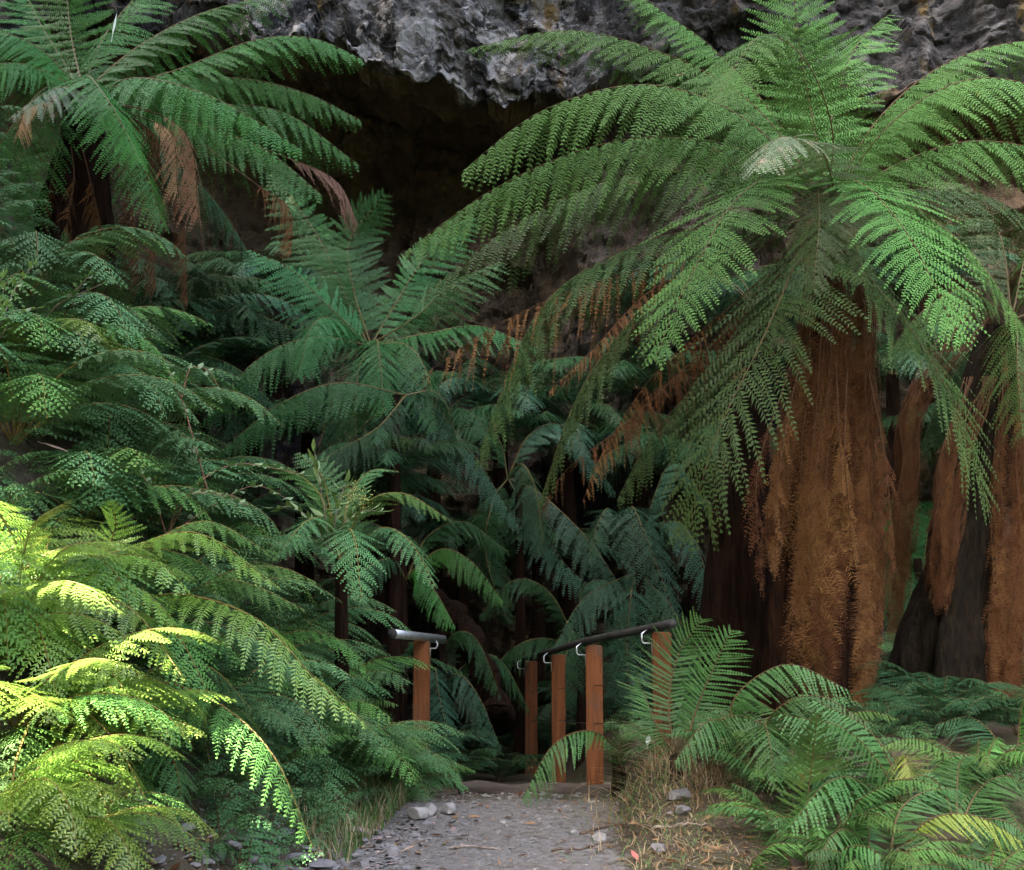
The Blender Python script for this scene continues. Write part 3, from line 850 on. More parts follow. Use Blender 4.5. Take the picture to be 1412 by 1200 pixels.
hand_fern((610, 870), 12.3, 'low dusky fern beyond the short left handrail', [
    ([(600, 960, 0), (620, 880, 0), (655, 880, -.1), (690, 960, -.2)], .26, 'dim', {}),
    ([(600, 960, 0), (580, 890, 0), (545, 900, -.1), (520, 960, -.2)], .26, 'dim', {}),
    ([(600, 960, 0), (630, 930, -.2), (660, 960, -.3), (690, 1030, -.3)], .26, 'blue', {}),
    ([(600, 960, 0), (600, 920, -.2), (605, 960, -.4), (620, 1030, -.5)], .26, 'blue', {}),
    ([(600, 960, 0), (650, 910, .2), (690, 910, .2), (730, 980, .2)], .26, 'dim', {}),
])
hand_fern((1265, 770), 12.4, 'vivid emerald fern glimpsed between the two big trunks at right', [
    ([(1265, 860, 0), (1250, 760, 0), (1240, 700, 0), (1215, 690, -.2)], .34, 'emerald', dict(face=(0, 1, 0), fold=.2)),
    ([(1265, 860, 0), (1275, 770, 0), (1285, 710, 0), (1300, 690, -.2)], .34, 'emerald', dict(face=(0, 1, 0), fold=.2)),
    ([(1265, 860, 0), (1240, 790, -.2), (1230, 790, -.4), (1215, 850, -.5)], .3, 'emerald', dict(fold=.3)),
    ([(1265, 860, 0), (1280, 800, -.2), (1300, 810, -.4), (1310, 880, -.5)], .3, 'emerald', dict(fold=.3)),
    ([(1265, 860, 0), (1260, 800, -.3), (1255, 830, -.6), (1250, 900, -.7)], .3, 'emerald', dict(fold=.3)),
])

# ---------------------------------------------------------------- right foreground shield ferns
RG = 'ferns along the right bank'
SH = dict(nP=32, nQ=17, pw=1.15, pl=.56, a=.35, b=.7, stipe=.16, group=RG, rach='rachisbrown')
sh = 'shield'
hand_fern((850, 1040), 9.7, 'single arching fern drooping across the first handrail post onto the path', [
    ([(860, 1040, 0), (815, 1008, -.15), (760, 1030, -.3), (720, 1103, -.4)], .20, sh, dict(fold=.7, droop=.35, nP=26, a=.6)),
    ([(862, 1070, 0), (852, 1040, -.1), (858, 1020, -.15), (868, 1004, -.1)], .15, sh, dict(face=(0, 1, 0), fold=.1, droop=.1, nP=16, ang=60)),
    ([(862, 1070, 0), (885, 1040, -.1), (905, 1030, -.2), (925, 1045, -.3)], .12, sh, dict(nP=16)),
], **SH)
hand_fern((930, 1040), 8.5, 'upright fern with tall broad fronds in front of the nearest post', [
    ([(932, 1050, 0), (922, 970, .12), (935, 905, .18), (968, 852, .15)], .34, sh, dict(face=(0, 1, 0), fold=.15, droop=.15)),
    ([(940, 1050, 0), (958, 985, .05), (982, 925, .08), (1010, 868, .06)], .30, sh, dict(face=(.3, 1, 0), fold=.3, droop=.2)),
    ([(935, 1050, 0), (905, 1000, 0), (890, 960, .1), (880, 940, .1)], .2, sh, {}),
    ([(940, 1050, 0), (980, 1000, -.2), (1030, 990, -.3), (1080, 1030, -.4)], .26, sh, {}),
], **SH)
hand_fern((1060, 1030), 8.3, 'fern whose frond arches across the foot of the rusty skirt', [
    ([(1030, 1060, 0), (1010, 970, 0), (1080, 918, -.1), (1170, 950, -.2)], .26, sh, dict(fold=.7, droop=.35)),
    ([(1030, 1060, 0), (1070, 980, -.2), (1130, 960, -.3), (1200, 1000, -.5)], .28, sh, dict(fold=.6, droop=.3)),
    ([(1030, 1060, 0), (1000, 1000, -.2), (970, 1000, -.4), (930, 1050, -.5)], .24, sh, dict(fold=.6)),
    ([(1030, 1060, 0), (1050, 1000, -.4), (1060, 1020, -.7), (1070, 1090, -.9)], .26, sh, dict(fold=.4)),
    ([(1030, 1060, 0), (1090, 1010, .3), (1150, 985, .4), (1215, 1000, .4)], .28, sh, dict(fold=.6)),
], **SH)
hand_fern((1240, 1140), 7.6, 'broad fern with amber tipped frond arching over the right bank', [
    ([(1245, 1150, 0), (1225, 1075, -.1), (1165, 1005, -.2), (1075, 985, -.3)], .30, sh, dict(fold=.6, droop=.3)),
    ([(1245, 1150, 0), (1230, 1060, .1), (1190, 1000, .2), (1120, 965, .2)], .30, sh, dict(fold=.6, droop=.3)),
    ([(1245, 1150, 0), (1240, 1080, .1), (1245, 1040, .1), (1262, 1085, -.1)], .2, 'yellow', dict(fold=.5)),
    ([(1245, 1150, 0), (1190, 1080, -.4), (1140, 1080, -.7), (1090, 1140, -.9)], .28, sh, dict(fold=.5)),
    ([(1245, 1150, 0), (1280, 1070, .2), (1330, 1040, .2), (1400, 1060, .1)], .28, sh, dict(fold=.6)),
], **SH)
hand_fern((1110, 1200), 6.9, 'fern with one pale ladder like frond standing upright near the frame bottom', [
    ([(1112, 1240, 0), (1113, 1130, .1), (1118, 1060, .1), (1128, 985, -.05)], .19, 'main', dict(face=(0, 1, 0), fold=.1, droop=.12, nP=26)),
    ([(1112, 1240, 0), (1160, 1150, -.1), (1190, 1100, -.2), (1240, 1080, -.3)], .2, sh, dict(fold=.4)),
    ([(1112, 1240, 0), (1070, 1150, 0), (1045, 1100, 0), (1010, 1080, -.1)], .2, sh, dict(fold=.4)),
    ([(1112, 1240, 0), (1150, 1180, -.3), (1200, 1170, -.5), (1250, 1220, -.6)], .2, sh, dict(fold=.5)),
], **SH)
hand_fern((1030, 1215), 6.5, 'pale low fern at the bottom edge beside the dry grass', [
    ([(1020, 1250, 0), (1035, 1195, -.05), (1065, 1165, -.1), (1105, 1165, -.15)], .2, 'main', dict(fold=.3, droop=.15)),
    ([(1020, 1250, 0), (1060, 1210, -.2), (1100, 1210, -.3), (1150, 1240, -.4)], .18, 'main', {}),
    ([(1020, 1250, 0), (1000, 1210, 0), (985, 1200, -.1), (965, 1220, -.2)], .14, sh, {}),
], **SH)
hand_fern((1240, 1175), 6.9, 'fern with a yellow lit frond reaching to the right edge of the photo', [
    ([(1225, 1200, 0), (1275, 1135, -.1), (1345, 1125, -.15), (1425, 1170, -.2)], .18, 'yellow', dict(fold=.5, droop=.2)),
    ([(1225, 1200, 0), (1290, 1180, -.3), (1360, 1190, -.5), (1430, 1240, -.6)], .2, sh, dict(fold=.5)),
    ([(1225, 1200, 0), (1240, 1120, .1), (1280, 1090, .2), (1330, 1090, .2)], .2, sh, {}),
    ([(1225, 1200, 0), (1180, 1150, -.1), (1150, 1150, -.3), (1120, 1200, -.4)], .2, sh, {}),
    ([(1225, 1200, 0), (1210, 1180, -.4), (1200, 1200, -.6), (1190, 1250, -.7)], .2, sh, {}),
], **SH)
hand_fern((1390, 1080), 8.2, 'fern spreading low before the leaning dark trunk at far right', [
    ([(1400, 1110, 0), (1350, 1050, -.1), (1300, 1040, -.2), (1245, 1080, -.3)], .28, sh, {}),
    ([(1400, 1110, 0), (1380, 1030, .1), (1340, 990, .2), (1290, 1000, .2)], .28, 'dim', {}),
    ([(1400, 1110, 0), (1405, 1010, .1), (1415, 950, .1), (1440, 920, 0)], .28, 'left', {}),
    ([(1400, 1110, 0), (1370, 1080, -.4), (1340, 1090, -.6), (1310, 1140, -.8)], .26, sh, {}),
    ([(1400, 1110, 0), (1430, 1060, -.2), (1460, 1050, -.4), (1500, 1080, -.5)], .26, sh, {}),
    ([(1400, 1110, 0), (1330, 1060, .4), (1290, 1050, .6), (1240, 1060, .8)], .26, 'dim', {}),
], **SH)
hand_fern((1310, 1150), 7.4, 'mid green fern tucked between the yellow frond and the far right fern', [
    ([(1320, 1150, 0), (1300, 1090, .1), (1270, 1070, .1), (1225, 1090, 0)], .22, sh, {}),
    ([(1320, 1150, 0), (1350, 1090, .1), (1390, 1070, .1), (1440, 1100, 0)], .22, sh, {}),
    ([(1320, 1150, 0), (1320, 1080, .2), (1325, 1050, .3), (1340, 1040, .4)], .22, sh, dict(face=(0, 1, 0))),
    ([(1320, 1150, 0), (1360, 1130, -.2), (1400, 1140, -.3), (1440, 1190, -.4)], .22, sh, {}),
], **SH)

# ---------------------------------------------------------------- left foreground bracken, hand placed fronds
LG = 'ferns along the left bank'
BR = dict(nP=22, nQ=16, pw=.76, pl=.82, a=.36, b=.85, stipe=.14, fold=.22, droop=.14, group=LG, rach='rachisyellow', name='bracken_fern', cat='fern')
br, bt, bb, yl = 'bracken', 'bright', 'brackenblue', 'yellow'
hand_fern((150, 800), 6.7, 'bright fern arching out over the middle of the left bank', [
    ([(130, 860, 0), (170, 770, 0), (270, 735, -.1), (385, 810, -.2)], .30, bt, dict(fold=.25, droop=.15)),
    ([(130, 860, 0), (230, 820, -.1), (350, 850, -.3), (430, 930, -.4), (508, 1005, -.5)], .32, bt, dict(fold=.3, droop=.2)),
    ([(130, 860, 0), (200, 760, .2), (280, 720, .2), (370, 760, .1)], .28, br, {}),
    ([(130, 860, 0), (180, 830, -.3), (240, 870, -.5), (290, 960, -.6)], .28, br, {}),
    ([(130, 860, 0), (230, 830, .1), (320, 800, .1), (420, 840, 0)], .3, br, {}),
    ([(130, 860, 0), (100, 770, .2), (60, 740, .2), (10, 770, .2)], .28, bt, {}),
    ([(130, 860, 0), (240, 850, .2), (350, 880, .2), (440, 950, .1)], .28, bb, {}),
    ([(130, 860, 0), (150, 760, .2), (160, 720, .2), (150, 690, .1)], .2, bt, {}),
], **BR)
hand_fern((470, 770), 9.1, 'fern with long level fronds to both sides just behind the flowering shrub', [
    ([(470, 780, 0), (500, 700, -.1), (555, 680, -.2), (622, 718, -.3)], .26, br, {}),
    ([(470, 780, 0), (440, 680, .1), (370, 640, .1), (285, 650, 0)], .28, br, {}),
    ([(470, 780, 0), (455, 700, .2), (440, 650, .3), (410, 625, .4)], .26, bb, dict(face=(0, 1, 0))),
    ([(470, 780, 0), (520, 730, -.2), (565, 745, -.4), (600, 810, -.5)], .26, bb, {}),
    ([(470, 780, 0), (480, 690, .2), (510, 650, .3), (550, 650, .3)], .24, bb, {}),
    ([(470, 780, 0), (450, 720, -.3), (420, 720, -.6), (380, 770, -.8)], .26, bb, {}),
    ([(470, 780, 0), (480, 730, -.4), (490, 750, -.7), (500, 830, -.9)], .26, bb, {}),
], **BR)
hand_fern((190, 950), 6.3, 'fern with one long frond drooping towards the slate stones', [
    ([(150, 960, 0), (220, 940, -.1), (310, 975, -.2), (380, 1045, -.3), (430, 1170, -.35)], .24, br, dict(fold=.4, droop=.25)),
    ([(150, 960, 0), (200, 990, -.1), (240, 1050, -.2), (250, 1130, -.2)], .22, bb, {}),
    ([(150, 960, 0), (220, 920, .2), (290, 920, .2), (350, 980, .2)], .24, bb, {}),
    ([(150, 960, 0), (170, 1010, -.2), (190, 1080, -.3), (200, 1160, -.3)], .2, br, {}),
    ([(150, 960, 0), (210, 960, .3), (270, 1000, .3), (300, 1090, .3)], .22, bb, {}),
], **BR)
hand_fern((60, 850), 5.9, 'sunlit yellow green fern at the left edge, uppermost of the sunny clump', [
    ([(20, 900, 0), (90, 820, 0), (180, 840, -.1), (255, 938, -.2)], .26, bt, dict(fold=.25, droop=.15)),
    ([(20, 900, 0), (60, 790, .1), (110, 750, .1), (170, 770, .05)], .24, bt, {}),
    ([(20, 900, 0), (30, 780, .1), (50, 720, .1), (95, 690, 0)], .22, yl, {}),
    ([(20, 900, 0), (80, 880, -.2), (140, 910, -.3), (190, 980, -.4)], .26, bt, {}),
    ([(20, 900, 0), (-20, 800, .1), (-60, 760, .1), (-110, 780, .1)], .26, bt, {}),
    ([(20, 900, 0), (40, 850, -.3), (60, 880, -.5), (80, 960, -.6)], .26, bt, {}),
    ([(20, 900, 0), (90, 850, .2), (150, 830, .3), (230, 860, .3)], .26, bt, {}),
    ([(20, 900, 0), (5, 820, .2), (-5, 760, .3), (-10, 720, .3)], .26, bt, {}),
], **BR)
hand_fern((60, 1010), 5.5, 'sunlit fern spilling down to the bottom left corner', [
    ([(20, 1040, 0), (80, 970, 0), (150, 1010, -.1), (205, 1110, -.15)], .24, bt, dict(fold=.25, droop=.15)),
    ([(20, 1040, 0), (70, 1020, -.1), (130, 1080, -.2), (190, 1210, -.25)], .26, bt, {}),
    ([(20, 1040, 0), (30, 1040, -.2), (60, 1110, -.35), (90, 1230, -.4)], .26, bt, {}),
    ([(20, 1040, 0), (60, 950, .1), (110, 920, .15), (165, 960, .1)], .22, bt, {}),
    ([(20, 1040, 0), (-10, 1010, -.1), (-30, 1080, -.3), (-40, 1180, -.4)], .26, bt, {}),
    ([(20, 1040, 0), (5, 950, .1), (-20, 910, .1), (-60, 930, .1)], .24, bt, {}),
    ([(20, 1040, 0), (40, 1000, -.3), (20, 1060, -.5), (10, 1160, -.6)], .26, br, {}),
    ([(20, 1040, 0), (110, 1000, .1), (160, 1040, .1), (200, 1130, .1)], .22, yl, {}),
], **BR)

# ---------------------------------------------------------------- bracken prototypes copied over the left bank and gully
def radial_fern(name, loc, label, n, L, W, leaf, group, e0=(55, 75), e1=(-45, -15), rach='rachisyellow', seed=0, **kw):
    rs = np.random.default_rng(seed)
    e = empty(name, loc, label, 'fern', group)
    for k in range(n):
        az = 2 * PI * (k + rs.uniform(-.3, .3)) / n
        l = L * rs.uniform(.75, 1.15)
        pts = arch_pts(np.array(loc, float), az, l, R(rs.uniform(*e0)), R(rs.uniform(*e1)), sway=rs.uniform(-.3, .3))
        frond_obj('frond', pts, W * rs.uniform(.85, 1.1), leaf if isinstance(leaf, str) else leaf[rs.integers(len(leaf))], rach, e, **kw)
    return e


BK = dict(nP=20, nQ=14, pw=.76, pl=.84, a=.36, b=.9, stipe=.14, fold=.25, droop=.14, rw=.006)
SK = dict(nP=28, nQ=15, pw=1.15, pl=.56, a=.35, b=.7, stipe=.12, fold=.45, droop=.28, rw=.006)
protos = {}


def place(kind, px, Y, s, rz, label, dz=0.):
    p = at(px, 600, Y)
    loc = np.array([p[0], Y, float(height(p[0], Y)) + dz - .03])
    if kind not in protos:
        sd = {'ba': 41, 'bb': 42, 'bc': 43, 'sa': 44, 'sb': 45, 'ga': 46, 'gb': 47}[kind]
        if kind[0] == 'b':
            o = radial_fern('bracken_fern', (0, 0, 0), label, 13, 1.3, .36, [['bracken', 'brackenblue'], ['brackenblue', 'brackenblue', 'bracken'], ['bracken', 'bright']][sd - 41], LG, seed=sd, e0=(45, 78), e1=(-75, -25), **BK)
        elif kind[0] == 's':
            o = radial_fern('ground_fern', (0, 0, 0), label, 9, .7, .12, ['shield', 'bracken'], 'ferns along the right bank' if sd == 44 else LG, seed=sd, rach='rachisbrown', **SK)
        else:
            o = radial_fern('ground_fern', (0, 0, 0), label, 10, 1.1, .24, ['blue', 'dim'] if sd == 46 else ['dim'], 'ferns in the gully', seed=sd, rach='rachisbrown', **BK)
        protos[kind] = o
        o.location = tuple(loc); o.rotation_euler = (0, 0, rz); o.scale = (s,) * 3
    else:
        copy_tree(protos[kind], loc, rz, s, label)


for row in [
    # kind, px, Y, scale, rot, label
    ('bb', 30, 9.4, 1.15, .3, 'grey green bracken at the left edge below the bare twig'),
    ('ba', 130, 9.6, 1.1, 1.1, 'bracken below the tall left tree fern, topping the left bank'),
    ('bb', 215, 9.3, 1.05, 2.2, 'bracken whose feathery tips meet the dark gully on the left'),
    ('bb', 70, 8.5, 1.1, .9, 'grey green bracken with a caught brown leaf, above the sunny clump'),
    ('bc', 5, 8.2, 1.0, 2.9, 'yellowish bracken cut by the left edge of the photo, halfway up'),
    ('bb', 165, 8.4, 1.15, 4.0, 'large grey green bracken in the middle of the left bank'),
    ('ba', 255, 8.6, .95, 5.0, 'bracken just left of the thin red vine stem'),
    ('bb', 110, 7.7, 1.0, 5.5, 'shaded bracken directly above the sunlit ferns'),
    ('ba', 230, 7.8, .95, .2, 'bracken right behind the bright arching fern'),
    ('ba', 335, 8.7, .9, 1.7, 'bracken under the broad leaved shrub on the left bank'),
    ('bb', 320, 7.7, .85, 3.3, 'blue tinted bracken behind the long bright frond'),
    ('bb', 400, 9.4, .9, 4.6, 'bracken right of the flowering shrub'),
    ('ba', 450, 10.2, .85, .7, 'bracken hanging over the gully left of the cave mouth'),
    ('bb', 415, 8.6, .8, 5.9, 'bracken between the bright fronds and the short handrail'),
    ('ba', 480, 9.3, .7, 2.6, 'bracken low beside the left handrail end'),
    ('bb', 520, 10.0, .75, 1.2, 'bracken covering the foot of the left handrail post'),
    ('ba', 300, 9.8, 1.0, 3.9, 'bracken in half shade behind the red vine stem'),
    ('bb', 390, 10.4, 1.0, 2.0, 'shaded bracken below the level emerald frond'),
    ('bc', 60, 6.6, .95, 3.1, 'bright bracken at the left edge behind the sunny clump'),
    ('ba', 180, 6.9, .8, 4.4, 'bracken under the bright arching fern near the bare soil'),
    ('bc', -20, 6.1, .9, 1.9, 'sunlit bracken half outside the left edge'),
    ('bc', 40, 5.4, .75, 5.2, 'sunlit bracken at the very bottom left'),
    ('bc', 20, 4.95, .62, 1.2, 'sunlit bracken spilling out of the bottom left corner'),
    ('bc', 105, 5.2, .60, 3.7, 'sunlit bracken at the bottom edge right of the corner clump'),
    ('bc', 150, 5.9, .62, 5.9, 'bracken half in sun above the bottom edge, left of the bare soil'),
    ('bc', -40, 5.6, .8, .3, 'sunlit bracken cut by the left edge low in the photo'),
    ('ba', 215, 6.5, .6, 2.3, 'bracken on the soil bank under the long drooping frond'),
    ('bb', 280, 7.2, .7, 1.3, 'bracken behind the long drooping frond'),
    ('bb', 20, 7.6, 1.1, 2.0, 'dense bracken at the left edge just over the sunlit clump'),
    ('bb', 150, 9.0, 1.2, .2, 'grey green bracken in the heart of the left bank'),
    ('ba', 60, 9.0, 1.2, 3.3, 'tall bracken behind the yellow green shoot'),
    ('bb', 468, 8.75, .85, 2.4, 'bracken at the foot of the flowering shrub, above the left handrail'),
    ('sb', 455, 8.8, .9, .4, 'small fern at the path edge below the long bright frond'),
    ('sb', 500, 9.3, .85, 1.8, 'small fern at the left path edge, behind the white stones'),
    ('sb', 540, 9.8, .8, 3.0, 'small fern reaching over the dark end of the path from the left'),
    ('sb', 470, 9.9, 1.0, 4.1, 'small fern below the short handrail'),
    ('sb', 390, 8.0, .8, 5.0, 'small fern on bare soil under the bright arching fern'),
    ('sb', 330, 7.2, .6, 5.9, 'tiny fern on the soil above the slate stones'),
    ('bb', 555, 10.0, .62, 4.2, 'bracken spilling in front of the left handrail post'),
    ('sb', 565, 10.6, .9, .9, 'small fern at the turn of the path in shade'),
    ('sa', 1000, 8.6, 1.0, .5, 'small fern behind the dry grass, left of the rusty skirt'),
    ('sa', 1090, 8.9, 1.1, 1.5, 'small fern right at the foot of the rusty skirt'),
    ('sa', 1160, 7.6, 1.0, 3.6, 'small fern in the middle of the right bank'),
    ('sa', 1060, 7.6, .8, 4.6, 'small fern right of the grey stone in dry grass'),
    ('sa', 1330, 7.9, 1.1, 5.6, 'small fern below the leaning trunk at right'),
    ('sa', 1290, 6.9, .8, .1, 'small fern under the yellow lit frond'),
    ('sa', 1400, 7.1, .9, 1.2, 'small fern in the bottom right corner'),
    ('sa', 900, 9.6, .6, 2.1, 'tiny fern behind the dry grass between two posts'),
    ('sa', 1120, 7.2, 1.1, .9, 'fern left of the pale ladder like frond'),
    ('sa', 1180, 6.6, .9, .7, 'fern at the bottom edge right of the pale low fern'),
    ('sa', 1330, 6.5, .9, 1.7, 'fern at the bottom edge below the yellow lit frond'),
    ('sa', 1050, 8.0, 1.0, 2.7, 'fern right behind the tall straw tuft'),
    ('gb', 1290, 8.9, .75, 1.3, 'dim fern in the shade just left of the leaning trunk foot'),
    ('gb', 1385, 8.8, .75, 3.3, 'dim fern in the shade under the hanging dead fronds at the right edge'),
    ('gb', 1215, 9.3, .7, 5.1, 'dim fern in the shade right of the skirt foot'),
    ('ga', 640, 14.2, 1.2, .2, 'dark fern deep in the cave mouth'),
    ('ga', 740, 14.6, 1.2, 1.2, 'dark fern beyond the farthest handrail post'),
    ('ga', 830, 14.0, 1.2, 2.2, 'blue green fern behind the second handrail post'),
    ('ga', 930, 13.2, 1.2, 3.2, 'blue green fern behind the nearest handrail post'),
    ('ga', 1200, 12.9, 1.2, 4.0, 'dark fern behind the rusty skirt on its right'),
    ('ga', 1360, 12.8, 1.3, 5.0, 'dark fern behind the leaning trunk at far right'),
    ('ga', 560, 11.6, 1.0, 5.5, 'dark fern behind the short left handrail'),
    ('gb', 470, 11.8, 1.3, .6, 'dim fern below the emerald tree fern'),
    ('gb', 390, 12.2, 1.4, 1.6, 'dim fern left of the emerald tree fern'),
    ('gb', 300, 12.0, 1.4, 2.6, 'dim fern in the dark hollow right of the tall left tree fern'),
    ('gb', 190, 11.8, 1.4, 3.6, 'dim fern at the foot of the tall left tree fern'),
    ('gb', 1280, 10.2, .9, .9, 'dim fern in the dark hollow under the leaning trunk'),
    ('ga', 1010, 12.6, 1.1, .4, 'dark fern behind the plain trunk left of the skirt'),
    ('gb', 690, 12.6, .7, 1.9, 'dim fern beside the dark path beyond the step'),
    ('gb', 620, 11.6, .7, 2.9, 'dim fern at the left of the dark path beyond the step'),
]:
    place(*row)

wall_proto = None
for px, py, Y, s_, rz, label in [
    (250, 440, 13.6, 1.0, .3, 'shadowy tree fern right of the tall left tree fern, nearly black'),
    (350, 500, 13.9, .9, 1.4, 'shadowy tree fern behind the left fronds of the emerald tree fern'),
    (165, 470, 13.0, .9, 2.0, 'shadowy tree fern behind the trunk of the tall left tree fern'),
    (425, 600, 14.0, .9, 2.5, 'shadowy tree fern below the emerald crown on its left'),
    (600, 600, 14.6, .9, 3.5, 'shadowy tree fern right under the emerald crown'),
    (690, 560, 15.0, .9, 4.4, 'shadowy tree fern behind the hanging brown fronds of the big fern'),
    (780, 620, 14.8, .9, 5.1, 'shadowy tree fern above the cave mouth on its right'),
    (880, 540, 14.8, .9, .8, 'shadowy tree fern behind the large dark frond of the big fern'),
    (960, 640, 14.2, .9, 1.9, 'shadowy tree fern beside the dark plain trunk'),
    (545, 650, 12.3, .62, 1.1, 'shadowy fern hiding the stem of the emerald tree fern'),
    (640, 740, 14.4, .7, 2.9, 'shadowy fern low in the cave mouth on the left'),
    (740, 770, 14.2, .7, .2, 'shadowy fern low in the cave mouth above the farthest post'),
    (1010, 420, 14.8, .9, 3.1, 'shadowy tree fern high behind the left side of the big fern'),
    (1230, 520, 14.0, .9, 4.1, 'shadowy tree fern right of the rusty skirt in the back'),
    (1330, 620, 14.0, .9, 5.3, 'shadowy tree fern behind the leaning trunk'),
    (1270, 380, 14.6, .9, 0., 'shadowy tree fern high behind the right fronds of the big fern'),
    (500, 700, 13.2, .7, 5.7, 'shadowy fern below the stem of the emerald tree fern'),
    (380, 400, 14.8, .8, 4.9, 'shadowy fern high on the back wall left of the emerald crown'),
]:
    lc = at(px, py, Y)
    if wall_proto is None:
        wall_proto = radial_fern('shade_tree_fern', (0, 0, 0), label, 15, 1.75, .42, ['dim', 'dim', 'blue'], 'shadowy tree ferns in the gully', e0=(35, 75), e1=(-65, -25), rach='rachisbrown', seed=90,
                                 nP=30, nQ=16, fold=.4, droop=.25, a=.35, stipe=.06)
        tm = MB(); tm.tube([(0, 0, -2.2), (.03, .02, -1.0), (0, 0, .02)], [.13, .11, .08], 12)
        tm.build('trunk', [M['trunk']], wall_proto)
        wall_proto.location = tuple(lc); wall_proto.rotation_euler = (0, 0, rz); wall_proto.scale = (s_,) * 3
    else:
        copy_tree(wall_proto, lc, rz, s_, label)

# ---------------------------------------------------------------- stuff: undergrowth, grass, gravel, leaf litter
def scatter_undergrowth():
    Q, MM, TT = [], [], []
    small = []
    for k in range(8):
        small.append(frond(arch_pts((0, 0, 0), 0, .45, R(rng.uniform(35, 80)), R(rng.uniform(-50, 0))), .10, nP=12, nQ=5, stipe=.1, fold=.4, droop=.25, rw=.003, pl=.6, pw=1.0, ribs=False))
    for i in range(3000):
        if rng.random() < .70:
            x = rng.uniform(-5.5, -1.1); y = 6.3 + 8.2 * rng.random() ** 1.5
            if x > float(path_centre(y)) - 1.05: continue
        else:
            x = rng.uniform(-2.5, 6.5); y = rng.uniform(7.6, 15.0)
            if abs(x - float(path_centre(y))) < .95: continue
            if x < 1.7 and y < 9.2: continue
        q, m, t_ = small[rng.integers(8)]
        a_ = rng.uniform(0, 2 * PI); s = rng.uniform(.6, 1.3)
        ca, sa = math.cos(a_) * s, math.sin(a_) * s
        q2 = np.stack([q[..., 0] * ca - q[..., 1] * sa, q[..., 0] * sa + q[..., 1] * ca, q[..., 2] * s], -1) + np.array([x, y, float(height(x, y)) - .02])
        Q.append(q2); MM.append(m); TT.append(t_)
    me = quads_mesh('undergrowth', np.concatenate(Q), np.concatenate(MM), np.concatenate(TT))
    return tag(link('undergrowth', me, [M['brackenblue'], M['rachisbrown']]), kind='stuff', label='low leafy undergrowth covering the banks')


scatter_undergrowth()


def blades(name, n, sampler, mats, hgt=(.1, .3), wid=(.003, .006), lean=.5, label=''):
    Q, MM = [], []
    for i in range(n):
        x, y = sampler()
        z = float(height(x, y)) - .01
        h_ = rng.uniform(*hgt); w_ = rng.uniform(*wid)
        a_ = rng.uniform(0, 2 * PI); ln = rng.uniform(.1, 1) * lean * h_
        d = np.array([math.cos(a_), math.sin(a_), 0]); s = np.array([-d[1], d[0], 0])
        b0 = np.array([x, y, z]); prev = b0; pw_ = w_
        mi = rng.integers(len(mats))
        for k in (1, 2, 3):
            f = k / 3
            p = b0 + Z * h_ * (f - .35 * f * f * lean) + d * ln * f * f * 1.6
            w2 = w_ * (1 - f * .9)
            Q.append([prev - s * pw_, prev + s * pw_, p + s * w2, p - s * w2]); MM.append(mi)
            prev, pw_ = p, w2
    me = quads_mesh(name, np.array(Q), np.array(MM), np.full(len(Q), .5))
    return tag(link(name, me, [M[k] for k in mats]), kind='stuff', label=label)


M['grass'] = leaf_mat('grass green', (.08, .17, .035), (.12, .22, .05), (.1, .18, .05), spec=.3)
M['straw'] = leaf_mat('straw', (.36, .27, .15), (.42, .33, .20), (.38, .3, .18), trans=.2, rough=.8, spec=.1)
M['strawdark'] = leaf_mat('straw brown', (.22, .14, .065), (.28, .19, .09), (.24, .16, .08), trans=.2, rough=.8, spec=.1)


def near_left():
    while True:
        y = rng.uniform(7.4, 10.5); x = float(path_centre(y)) - .80 - abs(rng.normal(0, .28))
        return x, y


def gauss(px, Y, sx, sy):
    def f():
        p = at(px, 600, Y)
        return p[0] + rng.normal(0, sx), Y + rng.normal(0, sy)
    return f


def right_edge():
    y = rng.uniform(6.4, 10); return float(path_centre(y)) + .85 + abs(rng.normal(0, .35)), y


blades('grass', 2200, near_left, ['grass', 'grass', 'straw'], (.08, .26), label='thin green grass along the left path edge')
blades('grass', 1100, right_edge, ['grass', 'strawdark', 'straw'], (.03, .12), lean=1.2, label='short mixed grass along the right path edge')
blades('dry_grass', 700, gauss(975, 8.6, .16, .25), ['straw', 'straw', 'strawdark'], (.2, .5), (.002, .005), 1.2, label='dry straw coloured grass tuft on the right bank')
blades('dry_grass', 1300, gauss(925, 8.8, .28, .45), ['straw', 'strawdark', 'grass'], (.08, .28), (.002, .005), 1.4, label='dry flattened grass before the nearest post')
blades('dry_grass', 1200, gauss(945, 7.5, .28, .4), ['strawdark', 'straw', 'grass'], (.03, .10), (.002, .004), 1.6, label='low dry moss and grass at the right path edge')

M['stone'] = plain('stone grey', (.11, .104, .097), (.26, .245, .228), 12, .85, .25, bstr=.5, bdist=.01)
M['stonepale'] = plain('stone pale', (.22, .21, .195), (.36, .345, .32), 10, .85, .25, bstr=.5, bdist=.01)
M['slate'] = plain('slate', (.11, .104, .10), (.22, .21, .205), 10, .75, .3, bstr=.5, bdist=.01)
M['slatered'] = plain('slate reddish', (.24, .15, .12), (.36, .30, .28), 8, .75, .3, bstr=.5, bdist=.01)


M['earth'] = plain('earthy rock', (.10, .08, .06), (.20, .165, .13), 12, .9, .2, bstr=.6, bdist=.02)


